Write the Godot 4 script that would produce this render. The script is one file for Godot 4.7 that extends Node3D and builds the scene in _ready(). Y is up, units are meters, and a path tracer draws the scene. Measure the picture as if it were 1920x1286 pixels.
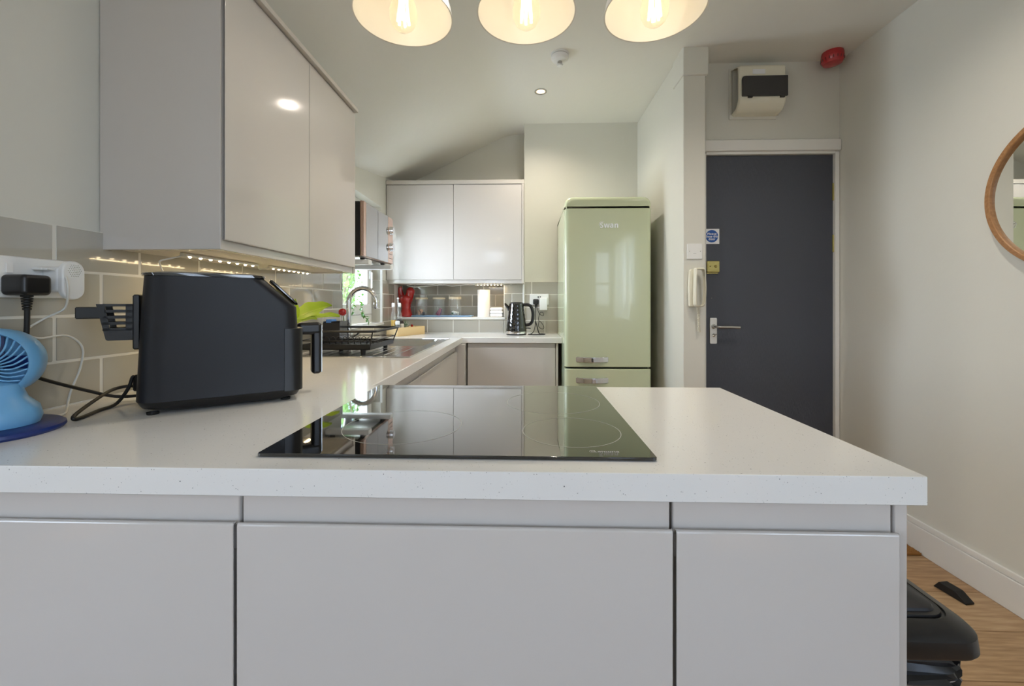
extends Node3D

# ---------------------------------------------------------------- mesh builder
class MB:
	var v := PackedVector3Array()
	var n := PackedVector3Array()
	var xf := Transform3D()

	func tri(a: Vector3, b: Vector3, c: Vector3, na: Vector3, nb: Vector3, nc: Vector3) -> void:
		a = xf * a; b = xf * b; c = xf * c
		na = (xf.basis * na).normalized(); nb = (xf.basis * nb).normalized(); nc = (xf.basis * nc).normalized()
		if (b - a).cross(c - a).dot(na + nb + nc) > 0.0:
			var t := b; b = c; c = t
			t = nb; nb = nc; nc = t
		v.append_array(PackedVector3Array([a, b, c]))
		n.append_array(PackedVector3Array([na, nb, nc]))

	func quads(a: Vector3, b: Vector3, c: Vector3, d: Vector3, na: Vector3, nb: Vector3, nc: Vector3, nd: Vector3) -> void:
		tri(a, b, c, na, nb, nc)
		tri(a, c, d, na, nc, nd)

	func quad(a: Vector3, b: Vector3, c: Vector3, d: Vector3, o: Vector3) -> void:
		quads(a, b, c, d, o, o, o, o)

	# box given by its low and high corner, with soft chamfered edges
	func box(lo: Vector3, hi: Vector3, b := 0.0) -> MB:
		var ce := (lo + hi) / 2.0
		var h := (hi - lo) / 2.0
		h = h.abs()
		b = minf(b, minf(h.x, minf(h.y, h.z)) * 0.95)
		var pt := func(k: int, s: Vector3) -> Vector3:
			var p := Vector3(s.x * (h.x - b), s.y * (h.y - b), s.z * (h.z - b))
			p[k] = s[k] * h[k]
			return ce + p
		for k in 3:
			var i := (k + 1) % 3
			var j := (k + 2) % 3
			for sk in [-1.0, 1.0]:
				var o := Vector3.ZERO
				o[k] = sk
				var q := []
				for e in [[-1.0, -1.0], [1.0, -1.0], [1.0, 1.0], [-1.0, 1.0]]:
					var s := Vector3.ZERO
					s[k] = sk; s[i] = e[0]; s[j] = e[1]
					q.append(pt.call(k, s))
				quad(q[0], q[1], q[2], q[3], o)
		if b <= 0.0:
			return self
		for k in 3:
			var i := (k + 1) % 3
			var j := (k + 2) % 3
			for si in [-1.0, 1.0]:
				for sj in [-1.0, 1.0]:
					var ni := Vector3.ZERO
					var nj := Vector3.ZERO
					ni[i] = si; nj[j] = sj
					var s0 := Vector3.ZERO
					s0[i] = si; s0[j] = sj; s0[k] = -1.0
					var s1 := s0
					s1[k] = 1.0
					quads(pt.call(i, s0), pt.call(i, s1), pt.call(j, s1), pt.call(j, s0), ni, ni, nj, nj)
		for sx in [-1.0, 1.0]:
			for sy in [-1.0, 1.0]:
				for sz in [-1.0, 1.0]:
					var s := Vector3(sx, sy, sz)
					tri(pt.call(0, s), pt.call(1, s), pt.call(2, s), Vector3(sx, 0, 0), Vector3(0, sy, 0), Vector3(0, 0, sz))
		return self

	# box in room terms: x range, height range, depth range (metres ahead of the lens)
	func B(x0: float, x1: float, y0: float, y1: float, d0: float, d1: float, b := 0.0) -> MB:
		return box(Vector3(x0, y0, -d1), Vector3(x1, y1, -d0), b)

	# rounded box: every edge a quarter round of radius r
	func rbox(lo: Vector3, hi: Vector3, r: float, m := 4) -> MB:
		var ce := (lo + hi) / 2.0
		var h := (hi - lo) / 2.0
		h = h.abs()
		r = minf(r, minf(h.x, minf(h.y, h.z)))
		var lats := []
		for i in m + 1:
			lats.append([-PI / 2 + PI / 2 * i / m, -1.0])
		for i in m + 1:
			lats.append([PI / 2 * i / m, 1.0])
		var lons := []
		for q in 4:
			for i in m + 1:
				var sg := [[1.0, 1.0], [-1.0, 1.0], [-1.0, -1.0], [1.0, -1.0]]
				lons.append([PI / 2 * q + PI / 2 * i / m, sg[q][0], sg[q][1]])
		var grid := []
		for la in lats:
			var row := []
			for lo2 in lons:
				var d := Vector3(cos(la[0]) * cos(lo2[0]), sin(la[0]), cos(la[0]) * sin(lo2[0]))
				row.append([ce + Vector3(lo2[1] * (h.x - r), la[1] * (h.y - r), lo2[2] * (h.z - r)) + d * r, d])
			grid.append(row)
		for i in grid.size() - 1:
			for j in lons.size():
				var j2 := (j + 1) % lons.size()
				var a = grid[i][j]; var b = grid[i][j2]; var c = grid[i + 1][j2]; var d2 = grid[i + 1][j]
				quads(a[0], b[0], c[0], d2[0], a[1], b[1], c[1], d2[1])
		for e in [[0, Vector3.DOWN], [grid.size() - 1, Vector3.UP]]:
			var g = grid[e[0]]
			quad(g[0][0], g[m + 1][0], g[2 * m + 2][0], g[3 * m + 3][0], e[1])
		return self

	# surface of revolution about the local y axis; profile points are (radius, height)
	func lathe(c: Vector3, prof: Array, seg := 24, crease := 40.0) -> MB:
		var sn := []
		for i in prof.size() - 1:
			var t: Vector2 = prof[i + 1] - prof[i]
			sn.append(Vector2(t.y, -t.x).normalized())
		for i in prof.size() - 1:
			var na: Vector2 = sn[i]
			var nb: Vector2 = sn[i]
			if i > 0 and absf(rad_to_deg(sn[i].angle_to(sn[i - 1]))) < crease:
				na = (sn[i] + sn[i - 1]).normalized()
			if i < sn.size() - 1 and absf(rad_to_deg(sn[i].angle_to(sn[i + 1]))) < crease:
				nb = (sn[i] + sn[i + 1]).normalized()
			var p: Vector2 = prof[i]
			var q: Vector2 = prof[i + 1]
			for k in seg:
				var a0 := TAU * k / seg
				var a1 := TAU * (k + 1) / seg
				var u := Vector3(cos(a0), 0, sin(a0))
				var w := Vector3(cos(a1), 0, sin(a1))
				var up := Vector3.UP
				quads(c + u * p.x + up * p.y, c + w * p.x + up * p.y, c + w * q.x + up * q.y, c + u * q.x + up * q.y,
					u * na.x + up * na.y, w * na.x + up * na.y, w * nb.x + up * nb.y, u * nb.x + up * nb.y)
		return self

	func ball(c: Vector3, r: Vector3, seg := 16) -> MB:
		var m := seg / 2
		for i in m:
			for k in seg:
				var q := []
				for e in [[i, k], [i, k + 1], [i + 1, k + 1], [i + 1, k]]:
					var la: float = -PI / 2 + PI * e[0] / m
					var lo: float = TAU * e[1] / seg
					q.append(Vector3(cos(la) * cos(lo), sin(la), cos(la) * sin(lo)))
				quads(c + q[0] * r, c + q[1] * r, c + q[2] * r, c + q[3] * r, q[0] / r, q[1] / r, q[2] / r, q[3] / r)
		return self

	# round bar swept along points; radii may be one number or one per point
	func tube(pts: Array, radii, seg := 8, loop := false) -> MB:
		var m := pts.size()
		var rings := []
		var ref := Vector3.UP
		for i in m:
			var a: Vector3 = pts[(i - 1 + m) % m] if (loop or i > 0) else pts[0]
			var b: Vector3 = pts[(i + 1) % m] if (loop or i < m - 1) else pts[m - 1]
			var t := (b - a).normalized()
			if i == 0:
				ref = Vector3.UP if absf(t.y) < 0.9 else Vector3.RIGHT
			var s := t.cross(ref).normalized()
			ref = s.cross(t).normalized()
			var r: float = radii[i] if radii is Array else radii
			var ring := []
			for k in seg:
				var o := s * cos(TAU * k / seg) + ref * sin(TAU * k / seg)
				ring.append([pts[i] + o * r, o])
			rings.append(ring)
		for i in (m if loop else m - 1):
			var ra = rings[i]
			var rb = rings[(i + 1) % m]
			for k in seg:
				var k2 := (k + 1) % seg
				quads(ra[k][0], ra[k2][0], rb[k2][0], rb[k][0], ra[k][1], ra[k2][1], rb[k2][1], rb[k][1])
		if not loop:
			for e in [[0, pts[0] - pts[1]], [m - 1, pts[m - 1] - pts[m - 2]]]:
				var o2: Vector3 = e[1].normalized()
				for k in seg:
					tri(pts[e[0]], rings[e[0]][k][0], rings[e[0]][(k + 1) % seg][0], o2, o2, o2)
		return self

	# outline in the local xy plane pulled from z0 to z1, rim bevelled by b
	func pull(poly: PackedVector2Array, z0: float, z1: float, b := 0.0, crease := 40.0) -> MB:
		var p := poly
		if Geometry2D.is_polygon_clockwise(p):
			p.reverse()
		var m := p.size()
		var en := []
		for i in m:
			var t := (p[(i + 1) % m] - p[i]).normalized()
			en.append(Vector2(t.y, -t.x))
		var inner := PackedVector2Array()
		for i in m:
			var na: Vector2 = en[(i - 1 + m) % m]
			var nb: Vector2 = en[i]
			var mid := (na + nb).normalized()
			inner.append(p[i] - mid * b / maxf(0.3, mid.dot(nb)))
		var v3 := func(q: Vector2, z: float) -> Vector3: return Vector3(q.x, q.y, z)
		var lo := minf(z0, z1)
		var hi := maxf(z0, z1)
		for i in m:
			var j := (i + 1) % m
			var na2: Vector2 = en[i]
			var nb2: Vector2 = en[i]
			if absf(rad_to_deg(en[i].angle_to(en[(i - 1 + m) % m]))) < crease:
				na2 = (en[i] + en[(i - 1 + m) % m]).normalized()
			if absf(rad_to_deg(en[i].angle_to(en[j]))) < crease:
				nb2 = (en[i] + en[j]).normalized()
			var A := Vector3(na2.x, na2.y, 0)
			var Bn := Vector3(nb2.x, nb2.y, 0)
			quads(v3.call(p[i], lo + b), v3.call(p[j], lo + b), v3.call(p[j], hi - b), v3.call(p[i], hi - b), A, Bn, Bn, A)
			if b > 0.0:
				var dn := Vector3(0, 0, -1)
				var up := Vector3(0, 0, 1)
				quads(v3.call(p[i], lo + b), v3.call(p[j], lo + b), v3.call(inner[j], lo), v3.call(inner[i], lo), A, Bn, dn, dn)
				quads(v3.call(p[i], hi - b), v3.call(p[j], hi - b), v3.call(inner[j], hi), v3.call(inner[i], hi), A, Bn, up, up)
		var ids := Geometry2D.triangulate_polygon(inner)
		for i in range(0, ids.size(), 3):
			for e in [[lo, -1.0], [hi, 1.0]]:
				var o := Vector3(0, 0, e[1])
				tri(v3.call(inner[ids[i]], e[0]), v3.call(inner[ids[i + 1]], e[0]), v3.call(inner[ids[i + 2]], e[0]), o, o, o)
		return self

	func mesh(origin := Vector3.ZERO) -> ArrayMesh:
		var arr := []
		arr.resize(Mesh.ARRAY_MAX)
		var w := PackedVector3Array()
		w.resize(v.size())
		for i in v.size():
			w[i] = v[i] - origin
		arr[Mesh.ARRAY_VERTEX] = w
		arr[Mesh.ARRAY_NORMAL] = n
		var m := ArrayMesh.new()
		m.add_surface_from_arrays(Mesh.PRIMITIVE_TRIANGLES, arr)
		return m

# ---------------------------------------------------------------- naming and parenting
var used := {}
var M := {}
var rng := RandomNumberGenerator.new()

func P(x: float, y: float, d: float) -> Vector3:
	return Vector3(x, y, -d)

func numbered(called: String, parent: Node) -> String:
	var key := str(parent.get_instance_id()) + called
	var k: int = used.get(key, 0)
	used[key] = k + 1
	return called if k == 0 else "%s_%03d" % [called, k]

func origin_of(o: Node) -> Vector3:
	var p := Vector3.ZERO
	while o != null and o != self:
		p += (o as Node3D).position
		o = o.get_parent()
	return p

func tag(o: Node, label: String, category: String, group := "") -> Node:
	o.set_meta("label", label)
	o.set_meta("category", category)
	if group != "":
		o.set_meta("group", group)
	return o

func thing(called: String, label: String, category: String, at: Vector3, group := "") -> Node3D:
	var o := Node3D.new()
	o.name = numbered(called, self)
	add_child(o, true)
	o.position = at
	tag(o, label, category, group)
	return o

# one named mesh; its points are given in room coordinates
func part(parent: Node, called: String, mb: MB, mat: Material, label := "") -> MeshInstance3D:
	var o := MeshInstance3D.new()
	o.name = numbered(called, parent)
	o.mesh = mb.mesh(origin_of(parent))
	o.mesh.surface_set_material(0, mat)
	parent.add_child(o, true)
	if label != "":
		o.set_meta("label", label)
	return o

func solo(called: String, mb: MB, mat: Material, label: String, category: String, group := "") -> MeshInstance3D:
	var o := part(self, called, mb, mat)
	tag(o, label, category, group)
	return o

func struct(called: String, mb: MB, mat: Material) -> MeshInstance3D:
	var o := part(self, called, mb, mat)
	o.set_meta("kind", "structure")
	return o

func copy_mesh(parent: Node, called: String, mesh: Mesh, at: Vector3, mat: Material = null) -> MeshInstance3D:
	var o := MeshInstance3D.new()
	o.name = numbered(called, parent)
	o.mesh = mesh
	o.position = at - origin_of(parent)
	if mat:
		o.material_override = mat
	parent.add_child(o, true)
	return o

func lettering(parent: Node, called: String, words: String, height: float, depth: float, mat: Material, xf: Transform3D, bold := false) -> MeshInstance3D:
	var t := TextMesh.new()
	t.text = words
	var f := SystemFont.new()
	f.font_names = PackedStringArray(["Droid Sans"])
	f.font_weight = 700 if bold else 400
	t.font = f
	t.font_size = 64
	t.pixel_size = height / 46.0
	t.depth = depth
	t.curve_step = 1.0
	t.material = mat
	var o := MeshInstance3D.new()
	o.name = numbered(called, parent)
	o.mesh = t
	parent.add_child(o, true)
	o.transform = Transform3D(xf.basis, xf.origin - origin_of(parent))
	return o

func rrect(x0: float, y0: float, x1: float, y1: float, r: float, m := 5) -> PackedVector2Array:
	var p := PackedVector2Array()
	for e in [[x1 - r, y1 - r, 0.0], [x0 + r, y1 - r, 0.5], [x0 + r, y0 + r, 1.0], [x1 - r, y0 + r, 1.5]]:
		for i in m + 1:
			var a: float = PI * e[2] + PI / 2 * i / m
			p.append(Vector2(e[0] + r * cos(a), e[1] + r * sin(a)))
	return p

# outline with each corner rounded by its own radius: [[x, y, r], ...]
func rpoly(cs: Array, m := 5) -> PackedVector2Array:
	var p := PackedVector2Array()
	var k := cs.size()
	for i in k:
		var c := Vector2(cs[i][0], cs[i][1])
		var a := Vector2(cs[(i - 1 + k) % k][0], cs[(i - 1 + k) % k][1])
		var b := Vector2(cs[(i + 1) % k][0], cs[(i + 1) % k][1])
		var r: float = cs[i][2]
		if r <= 0.0:
			p.append(c)
			continue
		var u := (a - c).normalized()
		var w := (b - c).normalized()
		for j in m + 1:
			var t := float(j) / m
			var q0 := c + u * r
			var q1 := c + w * r
			p.append(q0.lerp(c, t).lerp(c.lerp(q1, t), t))
	return p

func smooth(pts: Array, m := 6) -> Array:
	var out := []
	for i in pts.size() - 1:
		var a: Vector3 = pts[maxi(i - 1, 0)]
		var b: Vector3 = pts[i]
		var c: Vector3 = pts[i + 1]
		var d: Vector3 = pts[mini(i + 2, pts.size() - 1)]
		for j in m:
			out.append(b.cubic_interpolate(c, a, d, float(j) / m))
	out.append(pts[-1])
	return out

# frame whose local x runs along u, local y along w, placed at o
func frame(o: Vector3, u: Vector3, w: Vector3) -> Transform3D:
	return Transform3D(Basis(u, w, u.cross(w)), o)

func mat(key: String, c: Color, rough := 0.6, metal := 0.0, coat := 0.0) -> StandardMaterial3D:
	var m := StandardMaterial3D.new()
	m.resource_name = key
	m.albedo_color = c
	m.roughness = rough
	m.metallic = metal
	if coat > 0.0:
		m.clearcoat_enabled = true
		m.clearcoat = coat
		m.clearcoat_roughness = 0.03
	M[key] = m
	return m

func rgb(r: int, g: int, b: int) -> Color:
	return Color8(r, g, b)

func noise_tex(freq: float, lo: Color, hi: Color, sx := 512, octaves := 4, seed_ := 3) -> NoiseTexture2D:
	var f := FastNoiseLite.new()
	f.seed = seed_
	f.frequency = freq
	f.fractal_octaves = octaves
	var t := NoiseTexture2D.new()
	t.width = sx
	t.height = sx
	t.seamless = true
	t.noise = f
	var g := Gradient.new()
	g.set_color(0, lo)
	g.set_color(1, hi)
	t.color_ramp = g
	return t

func relief_tex(freq: float, strength: float, seed_: int) -> NoiseTexture2D:
	var t := noise_tex(freq, Color.BLACK, Color.WHITE, 512, 4, seed_)
	t.color_ramp = null
	t.as_normal_map = true
	t.bump_strength = 4.0 * strength
	return t

# ---------------------------------------------------------------- materials
func make_materials() -> void:
	var wall := mat("wall_paint", rgb(222, 220, 210), 0.55)
	wall.normal_enabled = true
	wall.normal_texture = relief_tex(0.012, 0.5, 5)
	wall.normal_scale = 0.25
	wall.uv1_triplanar = true
	wall.uv1_world_triplanar = true
	wall.uv1_scale = Vector3(1.2, 1.2, 1.2)
	var ceil_m := wall.duplicate() as StandardMaterial3D
	ceil_m.resource_name = "ceiling_paint"
	ceil_m.albedo_color = rgb(234, 232, 224)
	M["ceiling_paint"] = ceil_m
	mat("white_gloss_paint", rgb(236, 234, 229), 0.3)
	mat("cabinet_gloss", rgb(206, 200, 194), 0.1, 0.0, 0.3)
	mat("cabinet_edge", rgb(202, 195, 186), 0.4)
	mat("cabinet_inside", rgb(206, 198, 186), 0.5)
	mat("gap_dark", rgb(30, 30, 34), 0.8)
	for k in 4:
		mat("tile_%d" % k, [rgb(177, 172, 159), rgb(172, 168, 156), rgb(181, 176, 163), rgb(175, 169, 155)][k], 0.1, 0.0, 0.5)
	mat("grout", rgb(226, 223, 213), 0.8)
	# worktop: white laminate with fine grey flecks
	var im := Image.create(1024, 1024, false, Image.FORMAT_RGB8)
	im.fill(rgb(232, 230, 226))
	var r := RandomNumberGenerator.new()
	r.seed = 77
	for i in 2600:
		var x := r.randi_range(2, 1020)
		var y := r.randi_range(2, 1020)
		var s := 1 if r.randf() < 0.75 else 2
		var g := r.randf_range(0.56, 0.83)
		for dx in s:
			for dy in s:
				im.set_pixel(x + dx, y + dy, Color(g, g * 0.99, g * 0.97))
	for i in 110:
		var x2 := r.randi_range(2, 1018)
		var y2 := r.randi_range(2, 1018)
		var g2 := r.randf_range(0.36, 0.6)
		im.fill_rect(Rect2i(x2, y2, r.randi_range(2, 3), r.randi_range(1, 3)), Color(g2, g2, g2))
	var wt := mat("worktop", Color.WHITE, 0.13)
	wt.albedo_texture = ImageTexture.create_from_image(im)
	wt.uv1_triplanar = true
	wt.uv1_world_triplanar = true
	wt.uv1_scale = Vector3(1.9, 1.9, 1.9)
	mat("hob_glass", rgb(6, 6, 7), 0.02, 0.0, 1.0)
	mat("hob_print", rgb(196, 194, 186), 0.4)
	mat("fridge_green", rgb(204, 212, 178), 0.2, 0.0, 0.5)
	mat("fridge_gasket", rgb(40, 42, 40), 0.7)
	mat("chrome", rgb(225, 225, 228), 0.06, 1.0)
	mat("badge", rgb(236, 236, 232), 0.3, 0.6)
	mat("steel", rgb(196, 196, 194), 0.22, 1.0)
	mat("brass", rgb(198, 184, 118), 0.3, 1.0)
	var dm := mat("door_charcoal", rgb(70, 73, 83), 0.36)
	dm.normal_enabled = true
	dm.normal_texture = relief_tex(0.03, 1.0, 9)
	dm.normal_scale = 0.35
	dm.uv1_triplanar = true
	dm.uv1_world_triplanar = true
	dm.uv1_scale = Vector3(14.0, 1.2, 14.0)
	mat("white_plastic", rgb(240, 240, 238), 0.35)
	mat("cream_plastic", rgb(232, 227, 208), 0.4)
	mat("smoked_plastic", rgb(44, 44, 46), 0.2, 0.0, 0.5)
	mat("black_satin", rgb(20, 20, 22), 0.36)
	mat("black_side", rgb(30, 30, 34), 0.42).metallic_specular = 0.4
	mat("black_gloss", rgb(8, 8, 9), 0.07, 0.0, 1.0)
	mat("black_rubber", rgb(17, 17, 18), 0.6)
	mat("bag_black", rgb(18, 18, 21), 0.3)
	mat("bin_body", rgb(196, 182, 172), 0.45)
	mat("red_plastic", rgb(186, 40, 48), 0.25, 0.0, 0.5)
	mat("red_dark", rgb(96, 14, 20), 0.5)
	mat("red_ceramic", rgb(196, 22, 24), 0.12, 0.0, 1.0)
	mat("blue_plastic", rgb(112, 172, 218), 0.3)
	mat("blue_base", rgb(26, 48, 112), 0.35)
	mat("blue_tray", rgb(150, 182, 214), 0.3)
	mat("sponge_blue", rgb(90, 140, 205), 0.9)
	mat("sign_blue", rgb(20, 84, 168), 0.4)
	mat("sign_white", rgb(238, 238, 240), 0.4)
	mat("copper", rgb(214, 184, 168), 0.25, 1.0)
	mat("mirror_glass", rgb(182, 182, 182), 0.03, 1.0)
	mat("mirror_silver", rgb(238, 240, 238), 0.01, 1.0)
	mat("paper_white", rgb(244, 242, 238), 0.9)
	mat("towel_white", rgb(240, 240, 242), 0.95)
	mat("jar_lid_wood", rgb(226, 212, 182), 0.6)
	mat("pine", rgb(230, 202, 150), 0.55)
	mat("oil_yellow", rgb(208, 164, 24), 0.15)
	mat("vinegar_dark", rgb(34, 18, 16), 0.15)
	mat("bottle_label", rgb(214, 206, 190), 0.7)
	mat("pods_dark", rgb(44, 40, 52), 0.6)
	mat("pods_peach", rgb(226, 180, 146), 0.6)
	mat("sachet_red", rgb(176, 52, 84), 0.5)
	mat("sachet_purple", rgb(96, 52, 96), 0.5)
	mat("pods_white", rgb(232, 232, 226), 0.6)
	mat("herb_green", rgb(78, 122, 70), 0.7)
	mat("coir", rgb(150, 104, 52), 0.98)
	mat("cable_white", rgb(226, 224, 216), 0.5)
	var fm := mat("frame_wood", rgb(170, 122, 76), 0.45)
	fm.albedo_color = Color.WHITE
	fm.albedo_texture = noise_tex(0.02, rgb(150, 104, 62), rgb(182, 134, 86), 512, 4, 12)
	fm.uv1_triplanar = true
	fm.uv1_scale = Vector3(6, 6, 6)
	for k in 3:
		var pm := mat("plank_%d" % k, Color.WHITE, 0.5)
		pm.albedo_texture = noise_tex(0.012, [rgb(150, 118, 84), rgb(158, 126, 92), rgb(146, 112, 80)][k], [rgb(192, 160, 122), rgb(196, 166, 130), rgb(186, 152, 114)][k], 512, 6, 20 + k)
		pm.uv1_triplanar = true
		pm.uv1_scale = Vector3(0.9, 1, 9)
		pm.uv1_offset = Vector3(0.3 * k, 0, 0.2 * k)
	var leaf := mat("leaf_lime", rgb(150, 174, 46), 0.42)
	leaf.backlight_enabled = true
	leaf.backlight = Color(0.5, 0.6, 0.1)
	mat("leaf_vein", rgb(196, 204, 96), 0.5)
	var ivy := mat("leaf_ivy", rgb(70, 112, 52), 0.5)
	ivy.backlight_enabled = true
	ivy.backlight = Color(0.3, 0.45, 0.12)
	var out := mat("leaf_garden", rgb(100, 140, 62), 0.6)
	out.backlight_enabled = true
	out.backlight = Color(0.26, 0.34, 0.1)
	mat("stem_green", rgb(120, 146, 70), 0.6)
	mat("bark", rgb(96, 80, 62), 0.9)
	mat("shade_white", rgb(238, 234, 222), 0.45)
	mat("shade_outer", rgb(214, 210, 200), 0.4)
	for e in [["pane", Color(1, 1, 1, 0.04)], ["glass", Color(0.96, 0.99, 0.98, 0.08)], ["bulb_glass", Color(0.8, 0.72, 0.58, 0.2)]]:
		var g := mat(e[0], e[1], 0.02)
		g.transparency = BaseMaterial3D.TRANSPARENCY_ALPHA
	for e in [["filament_glow", Color(1.0, 0.94, 0.84), 2.2], ["led_glow", Color(1.0, 0.9, 0.72), 12.0], ["downlight_glow", Color(1.0, 0.82, 0.6), 3.0]]:
		var g2 := mat(e[0], rgb(255, 240, 220), 0.5)
		g2.emission_enabled = true
		g2.emission = e[1]
		g2.emission_energy_multiplier = e[2]

# ---------------------------------------------------------------- the place
const T := 0.905      # worktop height
const C := 2.52       # ceiling height

func _ready() -> void:
	rng.seed = 4
	# camera: level, lens shifted down the frame, turned a little to the left
	var cam := Camera3D.new()
	cam.name = "camera"
	add_child(cam)
	var f := 786.0
	cam.projection = Camera3D.PROJECTION_FRUSTUM
	cam.near = 0.05
	cam.far = 100.0
	cam.keep_aspect = Camera3D.KEEP_HEIGHT
	cam.size = 0.05 * 1286.0 / f
	cam.frustum_offset = Vector2(0.0, -0.05 * (643.0 - 570.0) / f)
	cam.position = Vector3(0, 1.13, 0)
	cam.rotation.y = atan(24.0 / f)
	cam.current = true
	var we := WorldEnvironment.new()
	we.name = "environment"
	var env := Environment.new()
	env.background_mode = Environment.BG_SKY
	var sky := Sky.new()
	var sm := ProceduralSkyMaterial.new()
	sm.sky_top_color = Color(0.66, 0.80, 1.0)
	sm.sky_horizon_color = Color(0.90, 0.95, 1.0)
	sm.ground_horizon_color = Color(0.62, 0.62, 0.58)
	sm.ground_bottom_color = Color(0.45, 0.45, 0.42)
	sm.sky_energy_multiplier = SKY
	sm.ground_energy_multiplier = SKY * 0.5
	sky.sky_material = sm
	env.sky = sky
	env.tonemap_mode = Environment.TONE_MAPPER_LINEAR
	env.tonemap_exposure = 1.46
	env.sdfgi_enabled = true
	env.ssao_enabled = true
	env.ssil_enabled = true
	we.environment = env
	add_child(we)
	var sun := DirectionalLight3D.new()
	sun.name = "sun"
	sun.light_color = Color(1.0, 0.95, 0.86)
	sun.light_energy = SUN
	sun.light_angular_distance = 0.6
	sun.shadow_enabled = true
	add_child(sun)
	sun.look_at_from_position(Vector3(0.5, 5, 5), Vector3(0, 0.0, 0.6))
	# daylight entering at each window
	window_light("daylight_rear", P(-2.55, 1.55, -3.12), Vector2(0.4, 1.3), Vector3(0, 0, -1), DAY * 0.25)
	window_light("daylight_side", P(-3.12, 1.55, -1.6), Vector2(1.6, 1.4), Vector3(1, 0, 0), DAY)
	window_light("daylight_far_side", P(1.72, 1.55, -1.8), Vector2(1.5, 1.3), Vector3(-1, 0, 0), DAY * 0.8)
	window_light("daylight_kitchen", P(-1.62, 1.5, 2.8), Vector2(1.3, 1.2), Vector3(1, 0, 0), KITCHEN_DAY)
	make_materials()
	build_shell()
	build_tiles()
	build_kitchen_window()
	build_base_units()
	build_wall_units()
	build_appliances()
	build_door_side()
	build_ceiling_things()
	build_left_corner()
	build_sink_side()
	build_back_shelf()
	build_right_things()

const SKY := 1.9
const SUN := 1.0
const DAY := 2.7
const KITCHEN_DAY := 22.0

func window_light(called: String, at: Vector3, size: Vector2, towards: Vector3, radiance: float) -> void:
	var l := AreaLight3D.new()
	l.name = called
	l.area_size = size
	l.light_energy = radiance * size.x * size.y / PI
	l.area_normalize_energy = true
	l.light_color = Color(0.9, 0.95, 1.0)
	l.shadow_enabled = true
	add_child(l)
	l.look_at_from_position(at, at + towards)

# ceiling height across the kitchen: flat, then a rounded knee, then a slope down to the left wall
func ceil_y(x: float, d: float) -> float:
	var left := lerpf(1.96, 2.09, clampf((d - 2.5) / 0.74, 0.0, 1.0))
	var k := (2.455 - left) / (1.02 - 0.27)
	var line := 2.455 + (x + 0.27) * k
	# smooth minimum of the flat ceiling and the slope
	var h := 0.05
	var t := clampf(0.5 + 0.5 * (line - C) / h, 0.0, 1.0)
	return lerpf(line, C, t) - h * t * (1.0 - t)

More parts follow.
